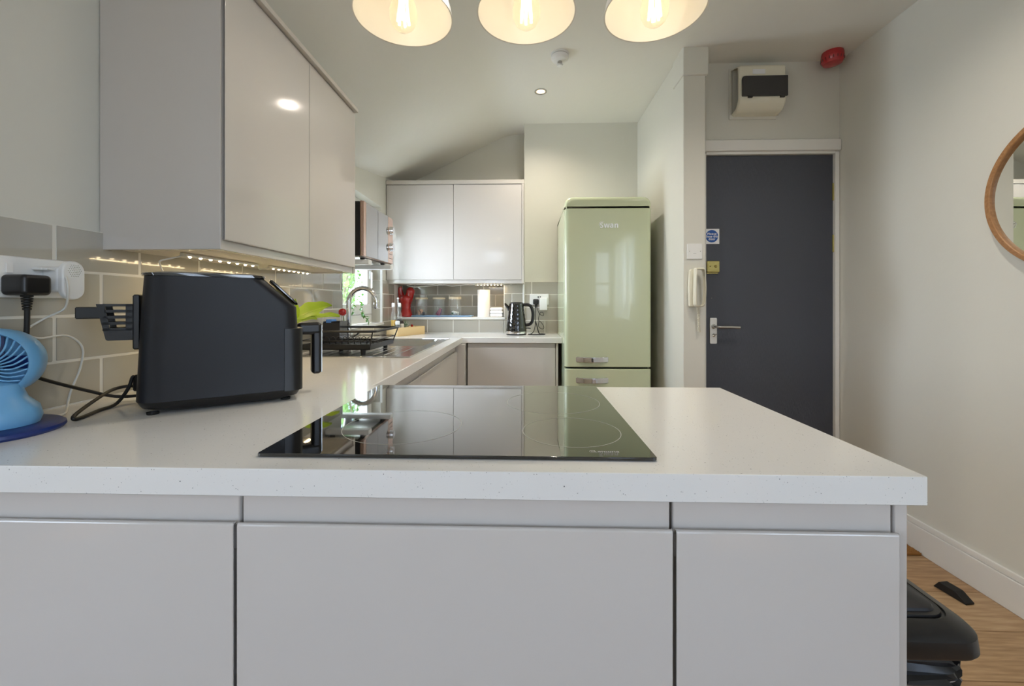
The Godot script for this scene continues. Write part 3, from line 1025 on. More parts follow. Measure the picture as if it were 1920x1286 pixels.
	part(fr, "control_panel", MB.new().B(X - 0.0045, X + 0.003, 1.372, 1.644, 2.4345, 2.519, 0.002), M.copper)
	for y in [1.566, 1.468]:
		var kb := MB.new()
		kb.xf = Transform3D(Basis(Vector3(0, 1, 0), Vector3(1, 0, 0), Vector3(0, 0, -1)), P(X + 0.003, y, 2.478))
		kb.lathe(Vector3.ZERO, [Vector2(0.027, 0), Vector2(0.025, 0.003), Vector2(0.023, 0.018), Vector2(0.021, 0.02), Vector2(0, 0.02)], 24)
		part(fr, "knob", kb, M.chrome)
	for y in [1.40, 1.425]:
		part(fr, "button", MB.new().B(X + 0.003, X + 0.005, y, y + 0.002, 2.45, 2.505), M.black_satin)

# average normals of neighbouring faces that turn by less than the crease
func smooth_normals(mb: MB, crease: float) -> MB:
	var at := {}
	for i in mb.v.size():
		var key := mb.v[i].snapped(Vector3.ONE * 0.0002)
		if not at.has(key):
			at[key] = []
		at[key].append(i)
	var out := mb.n.duplicate()
	for key in at:
		for i in at[key]:
			var s := Vector3.ZERO
			for j in at[key]:
				if mb.n[i].dot(mb.n[j]) > cos(deg_to_rad(crease)):
					s += mb.n[j]
			out[i] = s.normalized()
	mb.n = out
	return mb

# ---------------------------------------------------------------- the entrance side
func build_door_side() -> void:
	# door_1: leaf in a white frame
	var jamb := MB.new()
	jamb.B(1.0, 1.045, 0, 1.997, 2.447, 2.6, 0.002).B(1.772, 1.795, 0, 2.0, 2.447, 2.6, 0.002).B(1.045, 1.772, 1.99, 2.01, 2.447, 2.6, 0.002)
	jamb.B(0.985, 1.799, 2.005, 2.072, 2.433, 2.456, 0.006)
	struct("trim_3", jamb, M.white_gloss_paint)
	var d := struct("door_1", MB.new().B(1.046, 1.7705, 0.006, 1.988, 2.465, 2.508, 0.002), M.door_charcoal)
	for y in [1.725, 1.428, 0.25]:
		part(d, "hinge", MB.new().B(1.766, 1.779, y, y + 0.1, 2.4585, 2.4665, 0.002), M.brass)
	# nightlatch on the lock side
	var nl := part(d, "night_latch", MB.new().B(1.047, 1.118, 1.313, 1.378, 2.438, 2.466, 0.004), M.brass, "brass night latch")
	part(nl, "recess_plate", MB.new().B(1.053, 1.109, 1.325, 1.366, 2.435, 2.439, 0.001), M.brass)
	for q in [[1.062, 0.004], [1.092, 0.008]]:
		part(nl, "knob", MB.new().ball(P(q[0], 1.346, 2.433), Vector3.ONE * q[1], 12), M.brass)
	part(nl, "lower_lip", MB.new().B(1.047, 1.111, 1.305, 1.311, 2.444, 2.466, 0.001), M.brass)
	# lever handle on a white plate
	var pl := MB.new()
	pl.xf = frame(P(0, 0, 2.466), Vector3(1, 0, 0), Vector3.UP)
	pl.pull(rrect(1.071, 0.9, 1.111, 1.05, 0.006), 0.0, 0.008, 0.002)
	var hp := part(d, "handle_plate", pl, M.white_plastic, "white handle plate")
	part(hp, "lever", MB.new().tube(smooth([P(1.091, 1.0, 2.46), P(1.091, 1.0, 2.43), P(1.096, 1.0, 2.41), P(1.115, 1.0, 2.405), P(1.16, 1.0, 2.405), P(1.214, 0.998, 2.405)], 5), 0.0085, 12), M.steel)
	part(hp, "rose", MB.new().ball(P(1.091, 1.0, 2.457), Vector3(0.014, 0.014, 0.006), 14), M.steel)
	part(hp, "thumb_turn", MB.new().ball(P(1.091, 0.95, 2.456), Vector3(0.01, 0.01, 0.006), 12).tube([P(1.079, 0.948, 2.448), P(1.103, 0.956, 2.448)], 0.004, 8), M.steel)
	part(d, "peg_mark", MB.new().ball(P(1.083, 1.164, 2.465), Vector3.ONE * 0.003, 8), M.steel)
	# blue mandatory notice
	var s := thing("door_notice", "small square white notice with a blue disc on the dark door", "sign", P(1.086, 1.478, 2.462))
	part(s, "plate", MB.new().B(1.0465, 1.1255, 1.4785, 1.5655, 2.4625, 2.4645), M.sign_white)
	var di := MB.new()
	di.xf = Transform3D(Basis(Vector3(1, 0, 0), Vector3(0, 0, 1), Vector3(0, -1, 0)), P(1.083, 1.523, 2.4622))
	di.lathe(Vector3.ZERO, [Vector2(0.036, 0), Vector2(0, 0)], 40)
	part(s, "disc", di, M.sign_blue)
	for e in [["Please", 1.536], ["close this", 1.521], ["door", 1.506]]:
		lettering(s, "lettering", e[0], 0.0125, 0.0002, M.sign_white, frame(P(1.083, e[1], 2.4618), Vector3(1, 0, 0), Vector3.UP), true)
	# consumer unit above the door
	var cu := thing("consumer_unit", "cream fuse box with a dark smoked flap above the door", "fuse box", P(1.32, 2.18, 2.45))
	var pr := MB.new()
	pr.xf = Transform3D(Basis(Vector3(0, 0, 1), Vector3(0, 1, 0), Vector3(-1, 0, 0)), P(0, 0, 2.455))
	# side profile: shallow at the wall, deep in front
	pr.pull(rpoly([[0.0, 2.205, 0.004], [0.0, 2.475, 0.004], [0.035, 2.475, 0.01], [0.092, 2.455, 0.012], [0.096, 2.255, 0.02], [0.06, 2.212, 0.02]], 5), -1.449, -1.187, 0.012)
	part(cu, "case", pr, M.cream_plastic)
	var fl := MB.new()
	fl.xf = frame(P(0, 0, 2.362), Vector3(1, 0, 0), Vector3.UP)
	fl.pull(rpoly([[1.2, 2.278, 0.006], [1.4495, 2.278, 0.006], [1.4495, 2.391, 0.004], [1.2, 2.391, 0.022]], 5), 0.0, 0.012, 0.003)
	var flap := part(cu, "flap", fl, M.smoked_plastic)
	for x in [1.245, 1.42]:
		part(flap, "catch", MB.new().B(x - 0.012, x + 0.012, 2.27, 2.279, 2.349, 2.361, 0.001), M.black_satin)
	part(cu, "printed_label", MB.new().B(1.262, 1.33, 2.405, 2.43, 2.3605, 2.3625), M.sign_white)
	part(cu, "back_plate", MB.new().B(1.175, 1.442, 2.19, 2.482, 2.4485, 2.4555, 0.003), M.wall_paint)
	# blank switch plate and entry phone on the pier
	var sw := thing("switch_plate", "square white blank plate on the pier above the entry phone", "switch", P(0.921, 1.374, 2.31))
	part(sw, "plate", MB.new().B(0.88, 0.963, 1.374, 1.458, 2.3015, 2.31, 0.003), M.white_plastic)
	for x in [0.892, 0.951]:
		part(sw, "screw", MB.new().ball(P(x, 1.416, 2.3018), Vector3(0.003, 0.003, 0.001), 8), M.steel)
	part(sw, "slot", MB.new().B(0.913, 0.929, 1.4035, 1.405, 2.3008, 2.3018), M.steel)
	var ph := thing("entry_phone", "cream wall-mounted door entry handset with a coiled cord", "phone", P(0.93, 1.1, 2.31))
	var cr := MB.new()
	cr.xf = frame(P(0, 0, 2.3095), Vector3(1, 0, 0), Vector3.UP)
	cr.pull(rpoly([[0.888, 1.115, 0.01], [0.93, 1.115, 0.01], [0.93, 1.318, 0.01], [0.89, 1.318, 0.012], [0.883, 1.22, 0.03]], 5), 0.0, 0.022, 0.005)
	part(ph, "cradle", cr, M.cream_plastic)
	var hs := MB.new()
	hs.xf = frame(P(0, 0, 2.287), Vector3(1, 0, 0), Vector3.UP)
	hs.pull(rpoly([[0.902, 1.115, 0.02], [0.962, 1.112, 0.03], [0.968, 1.21, 0.03], [0.962, 1.324, 0.016], [0.906, 1.324, 0.008], [0.902, 1.2, 0.03]], 6), 0.0, 0.034, 0.009)
	part(ph, "handset", hs, M.cream_plastic)
	var coil := []
	for i in 170:
		var u := i / 169.0
		coil.append(P(0.934 + 0.006 * u + 0.0065 * cos(i * 0.75), 1.115 - 0.135 * u, 2.29 + 0.0065 * sin(i * 0.75)))
	part(ph, "coiled_cord", MB.new().tube(coil, 0.002, 5), M.cream_plastic)

# ---------------------------------------------------------------- ceiling
func pendant(x: float, d: float, label: String) -> void:
	var y := 1.868
	var t := thing("pendant_lamp", label, "lamp", P(x, y, d), "pendant lamps over the peninsula")
	var c := P(x, y, d)
	var prof_in := [Vector2(0.1225, 0.001), Vector2(0.119, 0.02), Vector2(0.108, 0.055), Vector2(0.088, 0.09), Vector2(0.058, 0.118), Vector2(0.034, 0.13)]
	var prof := [Vector2(0.0345, 0.134), Vector2(0.06, 0.122), Vector2(0.091, 0.093), Vector2(0.111, 0.057), Vector2(0.122, 0.021), Vector2(0.1255, 0.0), Vector2(0.1225, 0.001)]
	var flip := []
	for i in prof_in.size():
		flip.append(prof_in[i])
	part(t, "shade", MB.new().lathe(c, prof, 64), M.shade_outer)
	part(t, "shade_lining", MB.new().lathe(c, flip, 64), M.shade_white)
	part(t, "lamp_holder", MB.new().lathe(c, [Vector2(0, 0.175), Vector2(0.02, 0.172), Vector2(0.034, 0.15), Vector2(0.035, 0.128), Vector2(0.02, 0.125), Vector2(0.02, 0.085), Vector2(0.0, 0.085)], 24), M.brass)
	part(t, "cord", MB.new().tube([c + Vector3(0, 0.17, 0), Vector3(x, C - 0.02, -d)], 0.003, 8), M.cable_white)
	part(t, "ceiling_rose", MB.new().lathe(Vector3(x, C, -d), [Vector2(0, -0.03), Vector2(0.03, -0.028), Vector2(0.045, -0.01), Vector2(0.045, 0)], 24), M.white_plastic)
	var b := MB.new()
	b.lathe(c, [Vector2(0.0, -0.037), Vector2(0.014, -0.034), Vector2(0.026, -0.025), Vector2(0.034, -0.009), Vector2(0.036, 0.01), Vector2(0.032, 0.03), Vector2(0.024, 0.05), Vector2(0.016, 0.07), Vector2(0.0145, 0.086)], 28)
	var bulb := part(t, "bulb", b, M.bulb_glass, "clear glass bulb")
	var fm := MB.new()
	for k in 6:
		var a := TAU * k / 6
		fm.tube([c + Vector3(0.008 * cos(a), 0.06, 0.008 * sin(a)), c + Vector3(0.015 * cos(a + 0.5), -0.016, 0.015 * sin(a + 0.5))], 0.0034, 6)
	part(bulb, "filament", fm, M.filament_glow)
	var l := OmniLight3D.new()
	l.name = "lamp_light"
	l.light_color = Color(1.0, 0.96, 0.88)
	l.light_energy = PENDANT
	l.light_size = 0.02
	l.omni_range = 12.0
	l.omni_attenuation = 2.0
	l.shadow_enabled = true
	t.add_child(l)
	l.position = Vector3(0, 0.015, 0)

const PENDANT := 0.0056

func build_ceiling_things() -> void:
	pendant(-0.312, 1.07, "left of the three white-lined pendant lamps with a bare filament bulb")
	pendant(0.004, 1.07, "middle of the three white-lined pendant lamps with a bare filament bulb")
	pendant(0.328, 1.07, "right of the three white-lined pendant lamps with a bare filament bulb")
	var sd := thing("smoke_detector", "small round white smoke detector on the ceiling", "detector", P(0.195, C, 2.34))
	var c := P(0.195, C, 2.34)
	part(sd, "base", MB.new().lathe(c, [Vector2(0.051, 0), Vector2(0.05, -0.01), Vector2(0, -0.011)], 32), M.white_plastic)
	part(sd, "head", MB.new().lathe(c, [Vector2(0.047, -0.0115), Vector2(0.048, -0.025), Vector2(0.04, -0.036), Vector2(0.02, -0.04), Vector2(0, -0.04)], 32), M.white_plastic)
	part(sd, "sensor_cage", MB.new().lathe(c, [Vector2(0.013, -0.041), Vector2(0.013, -0.055), Vector2(0.011, -0.058)], 16), M.steel)
	part(sd, "cap", MB.new().lathe(c, [Vector2(0.017, -0.058), Vector2(0.015, -0.066), Vector2(0, -0.068)], 20), M.white_plastic)
	downlight(0.104, 2.745, "round recessed ceiling spotlight, lit warm, near the chimney breast")
	downlight(0.104, 1.55, "round recessed ceiling spotlight above the middle of the kitchen")
	downlight(1.1, 1.35, "round recessed ceiling spotlight above the passage to the door")
	var al := thing("alarm_sounder", "round red fire alarm sounder on the ceiling by the door", "alarm", P(1.7, C, 2.37))
	var a := P(1.7, C, 2.37)
	part(al, "base", MB.new().lathe(a, [Vector2(0.05, 0), Vector2(0.053, -0.012), Vector2(0.054, -0.03)], 32), M.red_plastic)
	part(al, "dome", MB.new().lathe(a, [Vector2(0.054, -0.03), Vector2(0.052, -0.05), Vector2(0.044, -0.063), Vector2(0.02, -0.069), Vector2(0, -0.07)], 32), M.red_plastic)
	for k in 18:
		var an := TAU * k / 18
		var o := Vector3(cos(an), 0, sin(an))
		part(al, "slot", MB.new().tube([a + o * 0.0535 + Vector3(0, -0.036, 0), a + o * 0.0518 + Vector3(0, -0.05, 0)], 0.0022, 5), M.red_dark)

func downlight(x: float, d: float, label: String) -> void:
	var dl := thing("downlight", label, "light", P(x, C, d), "recessed ceiling spotlights")
	var e := P(x, C, d)
	part(dl, "bezel", MB.new().lathe(e, [Vector2(0.041, 0), Vector2(0.04, -0.004), Vector2(0.03, -0.005), Vector2(0.027, 0.0)], 32), M.steel)
	part(dl, "lamp_face", MB.new().lathe(e, [Vector2(0.0, -0.0025), Vector2(0.0265, -0.0015)], 24), M.downlight_glow)
	var sp := SpotLight3D.new()
	sp.name = "downlight_light"
	sp.light_color = Color(1.0, 0.96, 0.9)
	sp.light_energy = SPOT
	sp.light_size = 0.025
	sp.spot_angle = 75.0
	sp.spot_angle_attenuation = 1.0
	sp.spot_range = 8.0
	sp.shadow_enabled = true
	dl.add_child(sp)
	sp.rotation.x = -PI / 2
	sp.position = Vector3(0, -0.012, 0)

const SPOT := 0.56

# skin between rings of equal point count; ends closed with flat caps
func loft(rings: Array, crease := 45.0, cap0 := true, cap1 := true) -> MB:
	var mb := MB.new()
	var mid := Vector3.ZERO
	for r in rings:
		for p in r:
			mid += p / (rings.size() * r.size())
	for i in rings.size() - 1:
		var a: Array = rings[i]
		var b: Array = rings[i + 1]
		var c := Vector3.ZERO
		for k in a.size():
			c += (a[k] + b[k]) / (2.0 * a.size())
		for k in a.size():
			var k2 := (k + 1) % a.size()
			var o: Vector3 = (a[k2] - a[k]).cross(b[k] - a[k])
			if o.length() < 1e-12:
				o = (b[k2] - b[k]).cross(b[k] - a[k])
			if o.length() < 1e-12:
				continue
			o = o.normalized()
			var m2: Vector3 = (a[k] + a[k2] + b[k] + b[k2]) / 4.0
			if o.dot(m2 - c) < 0.0:
				o = -o
			mb.quad(a[k], a[k2], b[k2], b[k], o)
	for e in [[0, cap0], [rings.size() - 1, cap1]]:
		if e[1]:
			var r: Array = rings[e[0]]
			var c2 := Vector3.ZERO
			for p in r:
				c2 += p / r.size()
			var o2: Vector3 = (r[1] - r[0]).cross(r[int(r.size() / 2.0)] - r[0]).normalized()
			if o2.dot(c2 - mid) < 0.0:
				o2 = -o2
			for k in r.size():
				mb.tri(c2, r[k], r[(k + 1) % r.size()], o2, o2, o2)
	return smooth_normals(mb, crease)

func ring_of(poly: PackedVector2Array, xf: Transform3D, y: float) -> Array:
	var r := []
	for q in poly:
		r.append(xf * Vector3(q.x, y, q.y))
	return r

# ---------------------------------------------------------------- left corner: air fryer, fan, sockets
func build_left_corner() -> void:
	var u := Vector3(0.823, 0, -0.566).normalized()
	var nrm := u.cross(Vector3.UP)
	var O := P(-0.773, T, 0.80)
	# local x along the body, y up, z towards the lens
	var xf := Transform3D(Basis(u, Vector3.UP, nrm), O)
	var t := thing("air_fryer", "large matte black air fryer standing on the worktop below the wall unit", "air fryer", xf * Vector3(0.15, 0, -0.1))
	var plan := func(x0: float, x1: float, ins: float) -> PackedVector2Array:
		return rpoly([[x0 + ins, -0.2 + ins, 0.05], [x1 - ins, -0.2 + ins, 0.03], [x1 - ins, -ins, 0.03], [x0 + ins, -ins, 0.05]], 7)
	var rings := []
	for e in [[0.026, 0.0, 0.303, 0.0], [0.12, 0.002, 0.3, 0.002], [0.218, 0.004, 0.297, 0.004], [0.283, 0.006, 0.232, 0.006]]:
		rings.append(ring_of(plan.call(e[1], e[2], e[3]), xf, e[0]))
	part(t, "body", loft(rings, 40.0), M.black_side)
	part(t, "base", loft([ring_of(plan.call(0.02, 0.285, 0.018), xf, 0.004), ring_of(plan.call(0.004, 0.299, 0.004), xf, 0.012), ring_of(plan.call(0.0, 0.303, 0.0005), xf, 0.0255)], 50.0), M.black_satin)
	part(t, "top_panel", loft([ring_of(plan.call(0.004, 0.234, 0.004), xf, 0.2835), ring_of(plan.call(0.004, 0.232, 0.004), xf, 0.289), ring_of(plan.call(0.012, 0.226, 0.012), xf, 0.2925)], 50.0), M.black_gloss)
	# sloping glass control panel over the front chamfer
	var cp := MB.new()
	cp.xf = Transform3D(Basis((Vector3(0.233, 0.284, 0) - Vector3(0.297, 0.219, 0)).normalized(), Vector3(0, 0, 1), Vector3(1, 1, 0).normalized()), Vector3(0.2985, 0.2195, 0))
	cp.xf = xf * cp.xf
	cp.pull(rrect(0.004, -0.172, 0.086, -0.028, 0.008), -0.002, 0.004, 0.002)
	part(t, "control_panel", cp, M.black_gloss)
	# drawer front wraps round the end
	var dr := []
	for e in [[0.024, 0.0], [0.168, 0.0]]:
		dr.append(ring_of(rpoly([[0.266, -0.203, 0.0], [0.306, -0.203, 0.03], [0.306, 0.002, 0.03], [0.266, 0.002, 0.0]], 7), xf, e[0]))
	var dw := part(t, "drawer", loft(dr, 40.0), M.black_satin)
	var hm := MB.new()
	hm.xf = xf
	hm.rbox(Vector3(0.3, 0.146, -0.12), Vector3(0.358, 0.178, -0.08), 0.01)
	hm.rbox(Vector3(0.334, 0.045, -0.118), Vector3(0.357, 0.172, -0.082), 0.008)
	part(dw, "handle", hm, M.black_satin)
	var hg := MB.new()
	hg.xf = xf
	hg.box(Vector3(0.3565, 0.048, -0.112), Vector3(0.3595, 0.17, -0.088), 0.001)
	part(dw, "handle_trim", hg, M.steel)
	# rear spacer with slotted vent
	var sp := MB.new()
	sp.xf = xf
	sp.box(Vector3(-0.008, 0.13, -0.14), Vector3(0.004, 0.245, -0.06), 0.003)
	part(t, "vent_cover", sp, M.black_satin)
	var vd := MB.new()
	vd.xf = xf
	for z in [-0.13, -0.072]:
		vd.pull(rpoly([[-0.008, 0.15, 0.0], [-0.008, 0.172, 0.0], [-0.0544, 0.172, 0.0], [-0.05, 0.15, 0.004]]), z, z + 0.003, 0.0)
		vd.pull(rpoly([[-0.008, 0.172, 0.0], [-0.008, 0.225, 0.0], [-0.02, 0.225, 0.0], [-0.02, 0.172, 0.0]]), z, z + 0.003, 0.0)
		vd.pull(rpoly([[-0.044, 0.172, 0.0], [-0.052, 0.225, 0.0], [-0.065, 0.225, 0.0], [-0.0544, 0.172, 0.0]]), z, z + 0.003, 0.0)
	for y in [0.17, 0.1825, 0.195, 0.2075, 0.22]:
		vd.box(Vector3(-0.055, y, -0.13), Vector3(-0.008, y + 0.0055, -0.069), 0.0)
	part(t, "vent_duct", vd, M.black_satin)
	var vs := MB.new()
	vs.xf = xf
	vs.box(Vector3(-0.098, 0.195, -0.12), Vector3(-0.06, 0.219, -0.08), 0.002)
	part(t, "spacer", vs, M.black_satin)
	for q in [[0.03, -0.02], [0.27, -0.03], [0.03, -0.18], [0.27, -0.18]]:
		var fo := MB.new()
		fo.xf = xf
		fo.lathe(Vector3(q[0], 0, q[1]), [Vector2(0, 0.0), Vector2(0.01, 0.0), Vector2(0.011, 0.005)], 12)
		part(t, "foot", fo, M.black_rubber)

	# mains lead of the fryer
	solo("power_lead", MB.new().tube(smooth([P(-0.985, 1.0, 0.79), P(-0.985, 0.975, 0.83), P(-0.97, 0.936, 0.905), P(-0.94, 0.918, 0.935), P(-0.905, 0.916, 0.955), P(-0.885, 0.925, 0.955), P(-0.888, 0.945, 0.94), P(-0.893, 0.965, 0.93), P(-0.895, 0.94, 0.92), P(-0.893, 0.912, 0.89), P(-0.885, 0.909, 0.845), P(-0.862, 0.909, 0.79), P(-0.858, 0.911, 0.772), P(-0.868, 0.917, 0.785), P(-0.9, 0.928, 0.85), P(-0.925, 0.938, 0.915), P(-0.91, 0.94, 0.945), P(-0.885, 0.93, 0.94)], 6), 0.0036, 8).rbox(P(-0.897, 0.93, 0.95), P(-0.882, 0.968, 0.93), 0.005), M.black_rubber, "black mains lead looped on the worktop beside the air fryer", "cable")

	# double socket with plugs
	var so := thing("wall_socket", "white double wall socket behind the blue fan", "socket", P(-1.009, 1.14, 0.82))
	part(so, "plate", MB.new().B(-1.0085, -0.998, 1.142, 1.224, 0.745, 0.892, 0.003), M.white_plastic)
	part(so, "usb_plug", MB.new().B(-0.998, -0.975, 1.198, 1.206, 0.817, 0.84, 0.003), M.white_plastic)
	part(so, "rocker", MB.new().B(-0.998, -0.995, 1.19, 1.21, 0.775, 0.787, 0.001), M.white_plastic)
	var bp := thing("mains_plug", "black three-pin plug in the double socket behind the fan", "plug", P(-0.98, 1.14, 0.79))
	part(bp, "body", MB.new().rbox(P(-0.998, 1.147, 0.765), P(-0.948, 1.187, 0.815), 0.008), M.black_satin)
	var rel := MB.new()
	for k in 6:
		rel.lathe(P(-0.97, 1.146 - 0.005 * k, 0.788), [Vector2(0.004, 0.002), Vector2(0.009 - 0.0005 * k, 0.001), Vector2(0.009 - 0.0005 * k, -0.002), Vector2(0.004, -0.003)], 12)
	part(bp, "strain_relief", rel, M.black_rubber)
	part(bp, "cord", MB.new().tube(smooth([P(-0.97, 1.147, 0.788), P(-0.97, 1.09, 0.788), P(-0.975, 1.04, 0.788), P(-0.985, 1.0, 0.79)]), 0.0042, 8), M.black_rubber)
	var ch := thing("plug_in_chime", "white oval plug-in chime with a pierced grille in the socket", "chime", P(-0.97, 1.14, 0.85))
	part(ch, "body", MB.new().rbox(P(-0.998, 1.155, 0.835), P(-0.962, 1.208, 0.875), 0.006), M.white_plastic)
	var ov := MB.new()
	ov.xf = Transform3D(Basis(Vector3(0, 0, -1), Vector3.UP, Vector3(1, 0, 0)), P(-0.962, 1.1795, 0.855))
	ov.pull(rrect(-0.023, -0.041, 0.023, 0.041, 0.0225, 8), 0.0, 0.014, 0.004)
	part(ch, "face", ov, M.white_plastic)
	var holes := MB.new()
	for i in range(-3, 4):
		for j in range(-3, 4):
			var q := Vector2(i * 0.0042 + (0.0021 if j % 2 != 0 else 0.0), j * 0.0038)
			if q.length() < 0.0135:
				holes.xf = Transform3D(Basis(Vector3.UP, Vector3(1, 0, 0), Vector3(0, 0, -1)), P(-0.9478, 1.2 + q.y, 0.855 + q.x))
				holes.lathe(Vector3.ZERO, [Vector2(0.001, 0.0), Vector2(0.0, 0.0)], 6)
	part(ch, "grille", holes, M.steel)
	solo("usb_cable", MB.new().tube(smooth([P(-0.976, 1.202, 0.828), P(-0.962, 1.196, 0.842), P(-0.944, 1.18, 0.836), P(-0.944, 1.15, 0.838), P(-0.96, 1.12, 0.845), P(-0.985, 1.1, 0.83), P(-0.995, 1.075, 0.805), P(-0.995, 1.06, 0.83), P(-0.995, 1.062, 0.88), P(-0.99, 1.035, 0.908), P(-0.99, 0.99, 0.905), P(-0.985, 0.94, 0.88), P(-0.965, 0.912, 0.855), P(-0.93, 0.909, 0.82), P(-0.92, 0.909, 0.79)], 6), 0.0022, 6), M.cable_white, "thin white charging cable hanging from the socket behind the blue fan", "cable")

	# desk fan: plain pale blue fan on a round navy foot
	var f := thing("desk_fan", "small pale blue desk fan on a round navy foot", "fan", P(-0.92, T, 0.70))
	part(f, "foot", MB.new().lathe(P(-0.92, T, 0.70), [Vector2(0, 0), Vector2(0.084, 0.0), Vector2(0.087, 0.004), Vector2(0.086, 0.009), Vector2(0.08, 0.013), Vector2(0.0, 0.014)], 48), M.blue_base)
	part(f, "pedestal", MB.new().lathe(P(-0.915, T + 0.014, 0.70), [Vector2(0.0, 0.0), Vector2(0.05, 0.0), Vector2(0.054, 0.012), Vector2(0.05, 0.03), Vector2(0.036, 0.046), Vector2(0.031, 0.06), Vector2(0.033, 0.072), Vector2(0.0, 0.085)], 32), M.blue_plastic)
	var ax := Vector3(0.45, 0.0, 0.89).normalized()
	var hc := P(-0.928, 1.027, 0.705)
	var hx := Transform3D(Basis(ax.cross(Vector3.UP).normalized(), ax, ax.cross(Vector3.UP).cross(ax).normalized()), hc)
	var hd := MB.new()
	hd.xf = hx
	hd.lathe(Vector3.ZERO, [Vector2(0.0, -0.068), Vector2(0.028, -0.064), Vector2(0.048, -0.05), Vector2(0.058, -0.025), Vector2(0.061, 0.0), Vector2(0.059, 0.016), Vector2(0.054, 0.022), Vector2(0.051, 0.018), Vector2(0.051, -0.012), Vector2(0.0, -0.012)], 40)
	part(f, "motor_housing", hd, M.blue_plastic)
	for k in 30:
		var an := TAU * k / 30
		var o := Vector3(cos(an), 0, sin(an))
		var q := Vector3(cos(an + 0.5), 0, sin(an + 0.5))
		var sb := MB.new()
		sb.xf = hx
		sb.tube(smooth([q * 0.018 + Vector3(0, 0.026, 0), (o + q).normalized() * 0.037 + Vector3(0, 0.027, 0), o * 0.052 + Vector3(0, 0.019, 0)], 4), 0.0016, 5)
		part(f, "guard_bar", sb, M.blue_plastic)
	var hub := MB.new()
	hub.xf = hx
	hub.ball(Vector3(0, 0.028, 0), Vector3(0.02, 0.014, 0.02), 20)
	part(f, "hub", hub, M.black_gloss)
	for k in 4:
		var bl := MB.new()
		bl.xf = hx * Transform3D(Basis(Vector3.UP, TAU * k / 4), Vector3.ZERO)
		bl.xf = bl.xf * Transform3D(Basis(Vector3.RIGHT, 0.5), Vector3(0.03, 0.004, 0))
		bl.box(Vector3(-0.02, -0.001, -0.014), Vector3(0.02, 0.001, 0.014), 0.0009)
		part(f, "blade", bl, M.blue_base)

